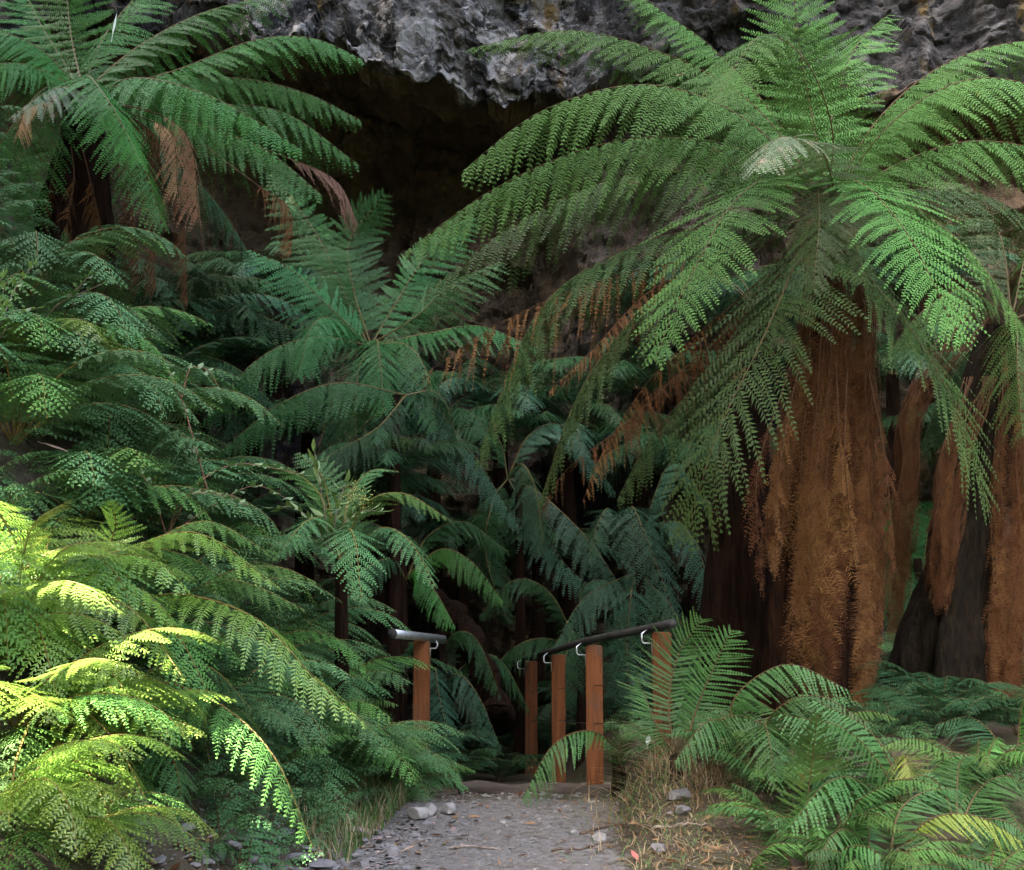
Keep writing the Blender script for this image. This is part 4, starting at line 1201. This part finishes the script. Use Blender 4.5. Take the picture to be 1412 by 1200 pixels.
def rock_geo(sub, size, seed, cuts=9, rough=.08):
    import bmesh
    bm = bmesh.new()
    bmesh.ops.create_icosphere(bm, subdivisions=sub, radius=1)
    V = np.array([v_.co[:] for v_ in bm.verts]); F = [[v_.index for v_ in f_.verts] for f_ in bm.faces]
    bm.free()
    rs = np.random.default_rng(seed)
    for _ in range(cuts):
        nrm = norm(rs.normal(0, 1, 3)); dd = rs.uniform(.45, .8)
        ex = np.clip(V @ nrm - dd, 0, None)
        V = V - ex[:, None] * nrm
    V = V + rough * fbm(V[:, 0] * 2 + seed, V[:, 1] * 2, V[:, 2] * 2, seed=seed)[:, None] * V
    return V * np.array(size), F


def rock(px, py, size, rz, mat, label, seed, name='rock', tilt=(0, 0), group=None):
    # the point of the ground seen at that place
    lo, hi = 3.0, 16.0
    for _ in range(50):
        mid_ = (lo + hi) / 2; p = at(px, py, mid_)
        if p[2] > float(height(p[0], mid_)): lo = mid_
        else: hi = mid_
    p = at(px, py, lo); p[2] = float(height(p[0], lo))
    V, F = rock_geo(3, size, seed)
    from mathutils import Euler
    Rm = np.array(Euler((tilt[0], tilt[1], rz)).to_matrix())
    V = V @ Rm.T
    mb = MB(); mb.geo(V, F)
    o = mb.build(name, [M[mat]], None, tuple(p + np.array([0, 0, size[2] * .45])))
    return tag(o, label, 'stone', group)


WS = 'pale stones at the path edge'
rock(575, 1130, (.085, .07, .075), .3, 'stonepale', 'rounded pale stone, leftmost of the white stones on the path', 1, group=WS)
rock(596, 1124, (.065, .06, .07), 1.0, 'stonepale', 'middle one of the white stones on the path', 2, group=WS)
rock(617, 1122, (.075, .06, .065), 2.0, 'stonepale', 'angular pale stone, rightmost of the white stones on the path', 3, group=WS)
SL = 'flat slate stones on the left'
rock(480, 1148, (.16, .06, .025), .2, 'slatered', 'long flat reddish slate stone on the left path edge', 4, group=SL, tilt=(.1, .1))
rock(373, 1168, (.14, .04, .03), 2.3, 'slate', 'thin slanting slate stone under the drooping frond', 5, group=SL, tilt=(.2, .3))
rock(405, 1185, (.10, .07, .03), .5, 'slate', 'flat grey slate stone near the drooping frond tip', 6, group=SL)
rock(470, 1168, (.07, .05, .03), 1.2, 'slate', 'bluish flat stone below the reddish slate', 7, group=SL)
rock(500, 1165, (.05, .04, .03), 2.2, 'slate', 'small square stone right of the bluish flat stone', 8, group=SL)
rock(435, 1195, (.12, .06, .03), .1, 'slate', 'wide flat stone at the bottom edge on the left', 9, group=SL)
rock(350, 1192, (.09, .06, .04), 1.9, 'slate', 'dark slate stone at the bottom below the soil bank', 10, group=SL)
rock(520, 1120, (.07, .05, .04), .8, 'stone', 'grey brown stone left of the white stones', 11, group=SL)
rock(500, 1105, (.05, .04, .03), 1.8, 'stone', 'small stone at the left path edge under the grass', 12, group=SL)
rock(540, 1185, (.05, .04, .02), .4, 'slate', 'small flat stone low on the left of the path', 13, group=SL)
rock(320, 1170, (.05, .05, .04), 1.4, 'slate', 'stone on the soil bank under the fern', 14, group=SL)
for i, (px, py, s_) in enumerate([(455, 1182, .06), (395, 1150, .05), (425, 1172, .05), (335, 1160, .05), (360, 1205, .07), (470, 1192, .05), (490, 1182, .035), (515, 1150, .04), (440, 1160, .045), (410, 1205, .06), (300, 1185, .05), (385, 1200, .05), (520, 1172, .03), (480, 1130, .04)]):
    rock(px, py, (s_ * 1.5, s_, s_ * .5), i * 1.3, 'slate' if i % 3 else 'stone', 'small broken slate chip in the rubble on the left path edge', 60 + i, group='slate chips in the rubble', tilt=(.15 * math.sin(i), .15 * math.cos(i)))
rock(828, 1158, (.055, .05, .035), .2, 'stonepale', 'pale block stone on the right side of the path', 15)
rock(935, 1100, (.12, .06, .045), .4, 'slate', 'grey stone lying in the dry grass', 16)
rock(942, 1122, (.08, .05, .035), 1.4, 'slate', 'grey stone just below the stone in the dry grass', 17)
rock(835, 1098, (.28, .20, .10), .5, 'earth', 'low rounded earth covered stone beside the timber step', 18)
rock(910, 1172, (.06, .05, .03), 2.4, 'slate', 'dark flat stone at the right path edge', 19)
rock(790, 1150, (.035, .03, .02), .9, 'stonepale', 'small white stone mid path on the right', 20)

# fallen leaf on the path (red)
def leaf_thing(p, L, Wd, az, mat, label, name='fallen_leaf', pitch=.2, group=None):
    mb = MB()
    d = np.array([math.cos(az) * math.cos(pitch), math.sin(az) * math.cos(pitch), math.sin(pitch)]); s = np.array([-math.sin(az), math.cos(az), 0]); up = np.cross(d, s)
    prof = [0, .55, .9, 1, .8, .45, 0]
    for sd in (1, -1):
        for k in range(6):
            f, g = k / 6, (k + 1) / 6
            q = [d * L * f + up * .05 * L * math.sin(PI * f), d * L * g + up * .05 * L * math.sin(PI * g),
                 d * L * g + s * sd * Wd * prof[k + 1] + up * .18 * Wd, d * L * f + s * sd * Wd * prof[k] + up * .18 * Wd]
            mb.poly(q if sd < 0 else q[::-1])
    mb.tube([-d * L * .25, d * L * .02], [.0012, .0016], 5)
    o = mb.build(name, [M[mat]], None, tuple(p))
    m_ = o.modifiers.new('thickness', 'SOLIDIFY'); m_.thickness = .0012
    return tag(o, label, 'leaf', group)


M['leafred'] = plain('leaf red', (.50, .16, .13), (.40, .11, .09), 30, .6)
M['leaftan'] = plain('leaf tan', (.45, .33, .25), (.36, .22, .15), 30, .6)
M['leafpale'] = plain('leaf pale', (.55, .60, .52), (.45, .5, .42), 30, .6)


def ground_point(px, py):
    lo, hi = 3.0, 16.0
    for _ in range(50):
        mid_ = (lo + hi) / 2; p = at(px, py, mid_)
        if p[2] > float(height(p[0], mid_)): lo = mid_
        else: hi = mid_
    p = at(px, py, lo); p[2] = float(height(p[0], lo)); return p


leaf_thing(ground_point(880, 1192) + Z * .02, .09, .02, 2.0, 'leafred', 'red fallen leaf at the bottom right of the path', pitch=.5)
leaf_thing(ground_point(556, 1176) + Z * .012, .08, .018, .4, 'leaftan', 'curled tan leaf at the left of the path', pitch=.3)
leaf_thing(at(878, 252, YA - .35), .07, .02, 3.5, 'leaftan', 'pale dead leaf caught on an upper frond of the big tree fern', pitch=-.3)
leaf_thing(at(935, 104, YA + .05), .07, .02, .4, 'leaftan', 'pinkish dead leaf caught above the upper left frond of the big fern', pitch=.3)
leaf_thing(at(60, 612, 7.6), .22, .035, -.5, 'leaftan', 'large pinkish brown leaf caught in the bracken on the left', pitch=-.3)
leaf_thing(ground_point(893, 1060) + Z * .16, .10, .018, 1.2, 'leafpale', 'pale green leaf standing in the dry grass', pitch=.9)
leaf_thing(at(155, 50, YC + .2), .26, .011, 1.3, 'leafpale', 'white bark sliver hung among the upper left tree fern fronds', name='bark_sliver', pitch=1.35)  # narrow pale blade, nearly upright

# leaf litter and gravel
def litter():
    Q = []
    for i in range(2600):
        x = rng.uniform(-2.3, 2.6); y = rng.uniform(5.6, 11.5)
        if abs(x - float(path_centre(y))) < .7 and rng.random() < .62: continue
        z = float(height(x, y)) + .006
        l = rng.uniform(.015, .06); w = l * rng.uniform(.12, .4); a_ = rng.uniform(0, 2 * PI)
        d = np.array([math.cos(a_), math.sin(a_), rng.uniform(-.25, .35)]) * l; s = np.array([-math.sin(a_), math.cos(a_), rng.uniform(-.3, .3)]) * w
        p = np.array([x, y, z + .008])
        Q.append([p - d, p - s, p + d, p + s])
    return quads_mesh('leaf_litter', np.array(Q), rng.integers(0, 3, len(Q)), np.full(len(Q), .4))


tag(link('leaf_litter', litter(), [M['strawdark'], M['deaddark'], M['tan']]), kind='stuff', label='dry leaf litter on the banks beside the path')
gm = MB()
protoG = [rock_geo(1, (1, 1, .6), 200 + k, 6, .1) for k in range(10)]
for i in range(5200):
    y = 5.8 + 4.3 * rng.random() ** .9
    x = float(path_centre(y)) + rng.normal(0, .62)
    if x < float(path_centre(y)) - 1.6 or x > float(path_centre(y)) + 1.5: continue
    s = min(.003 + rng.exponential(.0042), .03)
    V, F = protoG[rng.integers(10)]
    a_ = rng.uniform(0, 2 * PI); ca, sa = math.cos(a_), math.sin(a_)
    V2 = np.stack([V[:, 0] * ca - V[:, 1] * sa, V[:, 0] * sa + V[:, 1] * ca, V[:, 2]], 1) * s * np.array([rng.uniform(.8, 1.4), 1, rng.uniform(.5, 1)]) + np.array([x, y, float(height(x, y)) + s * .15])
    gm.geo(V2, F, int(rng.integers(4)))
tag(gm.build('gravel', [M['stone'], M['stone'], M['slate'], M['stone']]), kind='stuff', label='loose gravel on the path')

rb = MB()
for i in range(1500):
    y = 5.6 + 3.6 * rng.random() ** 1.3
    x = float(path_centre(y)) - .55 - abs(rng.normal(0, .50)) + rng.normal(0, .16)
    s = min(.006 + rng.exponential(.011), .05)
    V, F = protoG[rng.integers(10)]
    a_ = rng.uniform(0, 2 * PI); ca, sa = math.cos(a_), math.sin(a_)
    tl = rng.normal(0, .25, 2)
    V1 = V * s * np.array([rng.uniform(1, 2.2), 1, rng.uniform(.25, .6)])
    V2 = np.stack([V1[:, 0] * ca - V1[:, 1] * sa, V1[:, 0] * sa + V1[:, 1] * ca, V1[:, 2] + V1[:, 0] * tl[0] + V1[:, 1] * tl[1]], 1) + np.array([x, y, float(height(x, y)) + s * .15])
    rb.geo(V2, F, int(rng.integers(4)))
tag(rb.build('rubble', [M['slate'], M['stone'], M['slate'], M['slatered']]), kind='stuff', label='broken slate rubble along the left path edge')

# ---------------------------------------------------------------- twigs lying about
M['twig'] = plain('dead twig', (.20, .15, .11), (.36, .30, .25), 20, .85, .15)
M['twigdark'] = plain('dark twig', (.07, .05, .035), (.15, .11, .08), 20, .85, .15)


def twig(pix, r, mat, label, lift=.012):
    pts = [ground_point(*p) + Z * lift * (1 + .6 * math.sin(3 * i)) for i, p in enumerate(pix)]
    C, L = curve(pts, 14)
    C = C + rng.normal(0, r * .5, C.shape)
    mb = MB(); mb.tube(C, np.linspace(r, r * .45, len(C)), 7)
    k = len(C) // 2
    dv = norm(C[k + 1] - C[k]); sd = np.cross(dv, Z)
    mb.tube([C[k], C[k] + dv * L * .10 + sd * L * .08 + Z * .015, C[k] + dv * L * .16 + sd * L * .15 + Z * .02], [r * .5, r * .4, r * .2], 6)
    return tag(mb.build('twig', [M[mat]], smooth=True), label, 'twig', 'fallen twigs on the ground')


twig([(760, 1175), (800, 1173), (845, 1163)], .009, 'twigdark', 'thin dark twig on the right half of the path')
twig([(815, 1166), (835, 1180)], .006, 'twig', 'short pale twig below the pale block stone')
twig([(620, 1172), (650, 1170), (690, 1174)], .008, 'twig', 'pale twig lying in the middle of the path')
twig([(460, 1082), (480, 1082), (500, 1088)], .009, 'twig', 'pale stick under the grass at the left path edge')
twig([(800, 1152), (850, 1140), (900, 1144), (960, 1136)], .012, 'twigdark', 'long dark stick along the right path edge')
twig([(900, 1146), (930, 1141), (975, 1140)], .010, 'twig', 'pale stick below the grey stones in dry grass')
twig([(575, 1092), (600, 1098), (620, 1094)], .009, 'twig', 'broken stick at the left end of the dark step')
twig([(640, 1096), (632, 1086), (622, 1078)], .012, 'twigdark', 'root like stick curling at the left of the timber step')

# ---------------------------------------------------------------- timber step and handrails
M['timber'] = plain('old timber', (.030, .024, .019), (.085, .068, .052), 7, .9, .15, (.3, 2, 2), .8, .02)
t = NT('post timber')
v = t.coords((5, 5, .35)); v2 = t.coords((1, 1, .6)); v3 = t.coords((14, 14, .5))
n1 = t.noise(5, 6, .65, v); n2 = t.noise(3.2, 5, .7, v2); n3 = t.noise(9, 4, .6, v3)
c = t.mix(t.ramp(n1, [(.32, 0), (.68, 1)]), (.10, .033, .009), (.21, .072, .021))
c = t.mix(t.ramp(n2, [(.50, 0), (.66, .75)]), c, (.085, .062, .042))
c = t.mix(t.ramp(n3, [(.60, 0), (.66, .8)]), c, (.035, .016, .008))
M['post'] = t.done(t.bsdf(c, .75, .25, 0, t.mix(.5, n1, n3), .6, .01))
M['rail'] = plain('handrail dark', (.022, .021, .019), (.045, .043, .040), 10, .8, .12)
M['steel'] = plain('galvanised steel', (.42, .43, .45), (.62, .63, .65), 14, .35, .5, metal=.85, bstr=.1)


def box_geo(c, s, rz=0., bev=.008):
    import bmesh
    from mathutils import Matrix
    bm = bmesh.new()
    bmesh.ops.create_cube(bm, size=1)
    for v_ in bm.verts: v_.co = (v_.co.x * s[0], v_.co.y * s[1], v_.co.z * s[2])
    bmesh.ops.bevel(bm, geom=bm.edges[:], offset=bev, segments=2, affect='EDGES')
    bmesh.ops.transform(bm, matrix=Matrix.Translation(c) @ Matrix.Rotation(rz, 4, 'Z'), verts=bm.verts)
    V = [v_.co[:] for v_ in bm.verts]; F = [[v_.index for v_ in f_.verts] for f_ in bm.faces]
    bm.free()
    return V, F


p0, p1 = at(632, 1084, 10.05), at(905, 1078, 10.0)
mb = MB()
C = np.linspace(p0, p1, 24); C[:, 2] = -.015 + .012 * np.sin(np.arange(24) * .7)
mb.tube(C + rng.normal(0, .004, C.shape), .075, 12)
st = mb.build('timber_step', [M['timber']], smooth=True)
tag(st, 'worn round timber edging the step where the path darkens', 'step')


def post(parent, px, ytop, Y, w, nm='post'):
    p = at(px, ytop, Y)
    g = float(height(p[0], Y)) - .3
    zt = p[2]
    mb = MB()
    V, F = box_geo((p[0], Y, (zt + g) / 2), (w, w * .75, zt - g), rng.uniform(-.08, .08))
    mb.geo(np.array(V) - np.array(parent.location), F)
    mb.build(nm, [M['post']], parent)
    return p


hr = empty('handrail', (1.0, 10.2, 0), 'long right handrail on four timber posts beside the path', 'handrail', 'handrails of the path')
off = np.array(hr.location)
posts = [(912, 872, 8.9, .135), (819, 890, 10.2, .135), (770, 903, 12.2, .13), (732, 912, 13.4, .13)]
tops = [post(hr, *p_) for p_ in posts]
rl = [t_ + np.array([-.075, 0, .03]) for t_ in tops]
rl = [rl[0] + (rl[0] - rl[1]) * .28] + rl 
rl[0][2] -= .0
rl.append(rl[-1] + (rl[-1] - rl[-2]) * .9)
C, L = curve(rl, 40)
mb = MB(); mb.tube(C - off, .030, 14)
mb.build('rail', [M['rail']], hr, smooth=True)
for t_ in tops:
    mb = MB()
    q = t_ + np.array([-.07, -.056, -.01])
    mb.tube(np.array([t_ + [-.068, -.02, -.16], t_ + [-.072, -.02, -.075], t_ + [-.13, -.02, -.075], t_ + [-.142, -.02, -.06], t_ + [-.142, -.02, -.01], t_ + [-.10, 0, .02]]) - off, .006, 8)
    mb.build('bracket', [M['steel']], hr, smooth=True)
for dz in (.32, .62):
    w_ = [t_ - Z * dz for t_ in tops]
    C, L = curve(w_, 30)
    mb = MB(); mb.tube(C - off + np.array([.0, -.058, 0]), .0035, 6)
    mb.build('wire', [M['rail']], hr)

hl = empty('handrail', (-.8, 11, 0), 'short left handrail with grey metal pipe on one post', 'handrail', 'handrails of the path')
off = np.array(hl.location)
tp_ = post(hl, 582, 884, 10.6, .135)
C = np.array([at(541, 874, 9.9), at(578, 878, 10.45), at(611, 882, 11.0)])
mb = MB(); mb.tube(C - off, .036, 16)
for c0 in (C[1],):
    pass
mb.build('rail', [M['steel']], hl, smooth=True)
mb = MB(); d = norm(C[2] - C[1])
mb.tube(np.array([C[0] - off - d * .014, C[0] - off]), [.036, .041], 16)
mb.build('rail_cap', [M['rail']], hl, smooth=True)
mb = MB()
mb.tube(np.array([tp_ + [.07, -.02, -.13], tp_ + [.072, -.02, -.06], tp_ + [.12, -.02, -.06], tp_ + [.135, -.02, -.03], tp_ + [.12, -.01, .0]]) - off, .006, 8)
mb.build('bracket', [M['steel']], hl, smooth=True)

# ---------------------------------------------------------------- broad leaved plants and vines on the left bank
M['shrubleaf'] = leaf_mat('shrub leaf', (.075, .16, .04), (.12, .22, .06), (.12, .19, .08), spec=.4)
M['shrublight'] = leaf_mat('young shrub leaf', (.13, .24, .06), (.18, .28, .07), (.16, .24, .09), spec=.4)
M['stemred'] = plain('stem reddish', (.16, .075, .045), (.22, .12, .07), 20, .6)
M['stemgrey'] = plain('stem grey', (.17, .13, .10), (.25, .2, .16), 20, .7)
M['flower'] = leaf_mat('flower spray', (.30, .32, .08), (.38, .36, .12), (.3, .3, .1), spec=.2)


def leafq(Q, T, base, d, s, L, Wd, bend=.2):
    up = np.cross(d, s)
    prof = [.0, .75, 1.0, .65, .0]
    for sd in (1, -1):
        for k in range(4):
            f, g = k / 4, (k + 1) / 4
            P_ = lambda f_, w_: base + d * L * f_ - up * bend * L * f_ * f_ + s * sd * Wd * w_ + up * Wd * .25 * w_
            q = [P_(f, 0), P_(f, prof[k]), P_(g, prof[k + 1]), P_(g, 0)]
            Q.append(q if sd < 0 else q[::-1]); T.append(f)


def spray(name, label, stems, leaf, stem, leafL, leafW, pairs, cat='shrub', r=.006, pinnate=False, flowers=None, group=None):
    """stems: lists of world points; leaves sit in pairs along each stem"""
    e = empty(name, stems[0][0], label, cat, group)
    off = np.array(e.location)
    mb = MB(); Q, T = [], []
    for st_ in stems:
        C, L = curve(st_, 24)
        mb.tube(C - off, np.linspace(r, r * .35, 24), 7)
        for k in range(pairs):
            f = .22 + .78 * (k + .5) / pairs
            i_ = min(int(f * 23), 22)
            b = C[i_]; tg = norm(C[i_ + 1] - C[i_])
            s = norm(np.cross(tg, Z) + rng.normal(0, .25, 3))
            for sd in (1, -1):
                d = norm(tg * .55 + s * sd * .9 + Z * rng.uniform(-.25, .35))
                sv = norm(np.cross(d, Z + rng.normal(0, .3, 3)))
                if pinnate:
                    for m_ in range(3):
                        bb_ = b + d * leafL * .45 * m_
                        for s2 in (1, -1):
                            d2 = norm(d * .7 + sv * s2 * .8 + rng.normal(0, .15, 3))
                            leafq(Q, T, bb_, d2, norm(np.cross(d2, Z + rng.normal(0, .2, 3))), leafL * rng.uniform(.8, 1.1), leafW)
                    leafq(Q, T, b + d * leafL * 1.2, d, sv, leafL, leafW)
                else:
                    leafq(Q, T, b + d * .006, d, sv, leafL * rng.uniform(.75, 1.15), leafW * rng.uniform(.8, 1.1))
        d = norm(C[-1] - C[-3]); leafq(Q, T, C[-1], d, norm(np.cross(d, Z + .01)), leafL, leafW)
    mb.build('stem', [M[stem]], e, smooth=True)
    me = quads_mesh('leaves', np.array(Q) - off, np.zeros(len(Q)), np.array(T))
    o = link('leaves', me, [M[leaf]], e); 
    if flowers is not None:
        Q, T = [], []
        for c_ in flowers:
            for k in range(90):
                p = c_ + rng.normal(0, .035, 3); d = norm(rng.normal(0, 1, 3)); s = norm(np.cross(d, rng.normal(0, 1, 3)))
                Q.append([p - d * .007, p - s * .005, p + d * .007, p + s * .005]); T.append(.5)
        me = quads_mesh('blossoms', np.array(Q) - off, np.zeros(len(Q)), np.array(T))
        link('blossoms', me, [M['flower']], e)
    return e


spray('shrub', 'flowering shrub with pointed leaves before the emerald level frond', [
    [at(455, 760, 8.8), at(448, 710, 8.75), at(440, 660, 8.7), at(434, 625, 8.65)],
    [at(455, 760, 8.8), at(475, 720, 8.7), at(500, 705, 8.65), at(525, 705, 8.6)],
    [at(455, 760, 8.8), at(430, 720, 8.7), at(405, 700, 8.65), at(380, 700, 8.6)],
    [at(455, 760, 8.8), at(462, 720, 8.6), at(468, 690, 8.55), at(476, 668, 8.5)],
], 'shrublight', 'stemgrey', .11, .02, 8, flowers=[at(488, 675, 8.6), at(500, 690, 8.6), at(480, 690, 8.6)])
spray('sapling', 'leafy grey twig with small oval leaves against the dark trunk at left', [
    [at(-20, 560, 8.4), at(25, 490, 8.3), at(75, 425, 8.2), at(140, 392, 8.1)],
    [at(25, 490, 8.3), at(40, 460, 8.25), at(60, 455, 8.2), at(90, 445, 8.15)],
    [at(75, 425, 8.2), at(95, 408, 8.15), at(110, 395, 8.1), at(122, 380, 8.05)],
], 'shrubleaf', 'stemgrey', .05, .016, 8, cat='sapling', r=.007)
spray('shrub', 'yellow green shoot catching light at the left edge above the bracken', [
    [at(-30, 520, 7.6), at(0, 450, 7.6), at(20, 400, 7.6), at(45, 366, 7.6)],
    [at(-30, 520, 7.6), at(10, 450, 7.6), at(30, 430, 7.5), at(50, 425, 7.5)],
    [at(-30, 520, 7.6), at(-10, 440, 7.6), at(-5, 400, 7.6), at(5, 380, 7.6)],
], 'shrublight', 'stemgrey', .06, .016, 9, r=.005)
spray('vine', 'thin reddish vine stem rising out of the bracken towards the dark gully', [
    [at(290, 690, 8.2), at(272, 625, 8.2), at(250, 550, 8.3), at(225, 500, 8.4), at(205, 480, 8.4)],
    [at(250, 550, 8.3), at(262, 510, 8.3), at(285, 510, 8.3), at(305, 540, 8.3)],
], 'shrubleaf', 'stemred', .06, .018, 6, cat='vine', r=.006)
spray('shrub', 'creeping shrub with small rounded leaves beside the bracken, below the red vine', [
    [at(230, 740, 7.7), at(270, 670, 7.7), at(330, 640, 7.8), at(420, 655, 7.8)],
    [at(230, 740, 7.7), at(250, 690, 7.6), at(290, 680, 7.6), at(350, 700, 7.6)],
    [at(230, 740, 7.7), at(210, 680, 7.7), at(190, 650, 7.7), at(160, 640, 7.7)],
    [at(230, 740, 7.7), at(290, 700, 7.9), at(350, 670, 8.0), at(400, 690, 8.0)],
], 'shrubleaf', 'stemred', .06, .022, 12, r=.005)

# leaning mossy log by the cave mouth
mb = MB()
C, L = curve([at(590, 820, 12.9), at(630, 850, 12.6), at(655, 900, 12.4), at(690, 1000, 12.2)], 30)
mb.tube(C + rng.normal(0, .012, C.shape), np.linspace(.10, .16, 30) * (1 + .15 * np.sin(np.arange(30))), 14)
tag(mb.build('fallen_log', [M['trunk']], smooth=True), 'dark mossy log leaning down by the cave mouth', 'log')

# ---------------------------------------------------------------- unseen trees added behind the viewer to shade the gully
SUN = norm(np.array([-.46, -.56, .90]))
M['gum'] = leaf_mat('gum leaf', (.05, .09, .035), (.07, .11, .04), (.08, .11, .06), trans=.2)
M['bark'] = plain('gum bark', (.20, .17, .14), (.36, .33, .29), 4, .85, .2, (1, 1, .2))
sunlit = np.array([-3.45, 5.05, .9])


def gum(cx_, cy_, cz_, rad, n, label, seed):  # unseen tree, added to block the sun from the gully
    rs = np.random.default_rng(seed)
    g = float(height(cx_, cy_))
    e = empty('gum_tree', (cx_, cy_, g), label, 'tree', 'gum trees behind the viewer')
    off = np.array(e.location)
    c_ = np.array([cx_, cy_, cz_])
    mb = MB()
    C, L = curve([(cx_, cy_, g - .3), (cx_ + .3, cy_ + .1, (g + cz_) / 2), tuple(c_)], 20)
    mb.tube(C - off, np.linspace(.45, .16, 20), 14)
    for k in range(9):
        d = norm(rs.normal(0, 1, 3) + Z * .3)
        st_ = C[int(rs.integers(11, 19))]
        mb.tube(np.array([st_, st_ + d * rad[0] * .45 + Z * .3, st_ + d * rad[0] * .85]) - off, [.11, .07, .02], 7)
    mb.build('trunk', [M['bark']], e, smooth=True)
    P_ = rs.normal(0, 1, (n, 3)); P_ = norm(P_) * rs.random((n, 1)) ** .45 * np.array(rad) + c_
    rel = P_ - sunlit
    perp = rel - (rel @ SUN)[:, None] * SUN
    wob = 1.75 + .25 * vnoise(perp[:, 0] * 2, perp[:, 2] * 2, perp[:, 1] * 2, seed=77)
    P_ = P_[np.linalg.norm(perp * np.array([1, 1, .8]), axis=1) > wob * 1.2]  # leaves left out to shape the sun patch on the left ferns
    Q = []
    for p in P_:
        for _ in range(2):
            d = norm(rs.normal(0, 1, 3)); s = norm(np.cross(d, rs.normal(0, 1, 3)))
            l = rs.uniform(.28, .48); w = l * rs.uniform(.35, .6)
            o_ = p + rs.normal(0, .12, 3)
            Q.append([o_ - d * l, o_ - s * w, o_ + d * l, o_ + s * w])
    me = quads_mesh('crown', np.array(Q) - off, np.zeros(len(Q)), rs.random(len(Q)))
    link('crown', me, [M['gum']], e)


ctr = np.array([.2, 10.5, 3.2]) + SUN * 17
e1 = norm(np.cross(SUN, Z)); e2 = np.cross(e1, SUN)
for i, (a_, b_, dd) in enumerate([(-6, -1, 0), (-2.2, 1.5, 2), (2.2, -1.5, 0), (6.2, 1, 2), (-4.5, 5, 3), (1.0, 5.0, 3), (-.5, -5.5, -2), (5, -5, -1), (-1.2, 8.6, 4), (3.6, 8.4, 4), (-3.9, -5.0, -1)]):
    c_ = ctr + e1 * a_ + e2 * b_ + SUN * dd
    gum(c_[0], c_[1], c_[2], (3.9, 3.9, 3.3), 2500, ['tall gum tree behind the viewer, first from the left', 'tall gum tree behind the viewer, second from the left', 'tall gum tree behind the viewer, third from the left', 'tall gum tree behind the viewer, fourth from the left',
        'higher gum tree behind the viewer on the left', 'higher gum tree behind the viewer on the right', 'lower gum tree behind the viewer on the left', 'lower gum tree behind the viewer on the right', 'highest gum tree behind the viewer on the left', 'highest gum tree behind the viewer on the right', 'lowest gum tree behind the viewer beside the sunny gap'][i], 300 + i)

def forest():
    n = 9000  # leaf wall added out of view to cut low sky light
    P_ = np.empty((n, 3)); k = rng.random(n)
    u, v_, w_ = rng.random(n), rng.random(n), rng.random(n)
    b = k < .5; l = (k >= .5) & (k < .75); r_ = k >= .75
    P_[b] = np.stack([-24 + 48 * u[b], -15 + 6 * v_[b], 13 * w_[b]], 1)
    P_[l] = np.stack([-21 + 6 * v_[l], -12 + 22 * u[l], 4 + 9 * w_[l]], 1)
    P_[r_] = np.stack([14 + 5 * v_[r_], -12 + 26 * u[r_], 12 * w_[r_]], 1)
    rel = P_ - sunlit; perp = rel - (rel @ SUN)[:, None] * SUN
    P_ = P_[np.linalg.norm(perp, axis=1) > 2.4]
    Q = []
    for p in P_:
        d = norm(rng.normal(0, 1, 3)); s_ = norm(np.cross(d, rng.normal(0, 1, 3)))
        l_ = rng.uniform(.4, .8); ww = l_ * rng.uniform(.5, .8)
        Q.append([p - d * l_, p - s_ * ww, p + d * l_, p + s_ * ww])
    o = link('forest', quads_mesh('forest', np.array(Q), np.zeros(len(Q)), rng.random(len(Q))), [M['gum']])
    tag(o, 'dense forest closing in the gully behind the viewer', kind='stuff')


forest()

# ---------------------------------------------------------------- light
elev = math.asin(SUN[2]); azi = math.atan2(SUN[0], SUN[1])
sun = bpy.data.lights.new('sun', 'SUN')
sun.energy = 5.0
sun.angle = R(.53)
sun.color = (1.0, .94, .82)
so = bpy.data.objects.new('sun', sun)
so.rotation_euler = (PI / 2 - elev, 0, math.atan2(SUN[0], -SUN[1]))
COL.objects.link(so)
w = bpy.data.worlds.new('World'); sc.world = w
w.use_nodes = True
nt = w.node_tree
bg = nt.nodes['Background']
sky = nt.nodes.new('ShaderNodeTexSky')
sky.sky_type = 'NISHITA'
sky.sun_disc = False
sky.sun_elevation = elev
sky.sun_rotation = azi
sky.dust_density = 6.0; sky.air_density = .6; sky.ozone_density = .4
nt.links.new(sky.outputs[0], bg.inputs[0])
bg.inputs[1].default_value = .12
vs_ = sc.view_settings
vs_.view_transform = 'Standard'; vs_.look = 'None'; vs_.gamma = 1
vs_.exposure = 4.25
sc.render.film_transparent = False
sc.cycles.max_bounces = 8
sc.cycles.diffuse_bounces = 4
sc.cycles.use_denoising = True
sc.cycles.transparent_max_bounces = 4
print('sun dir check', so.matrix_world)
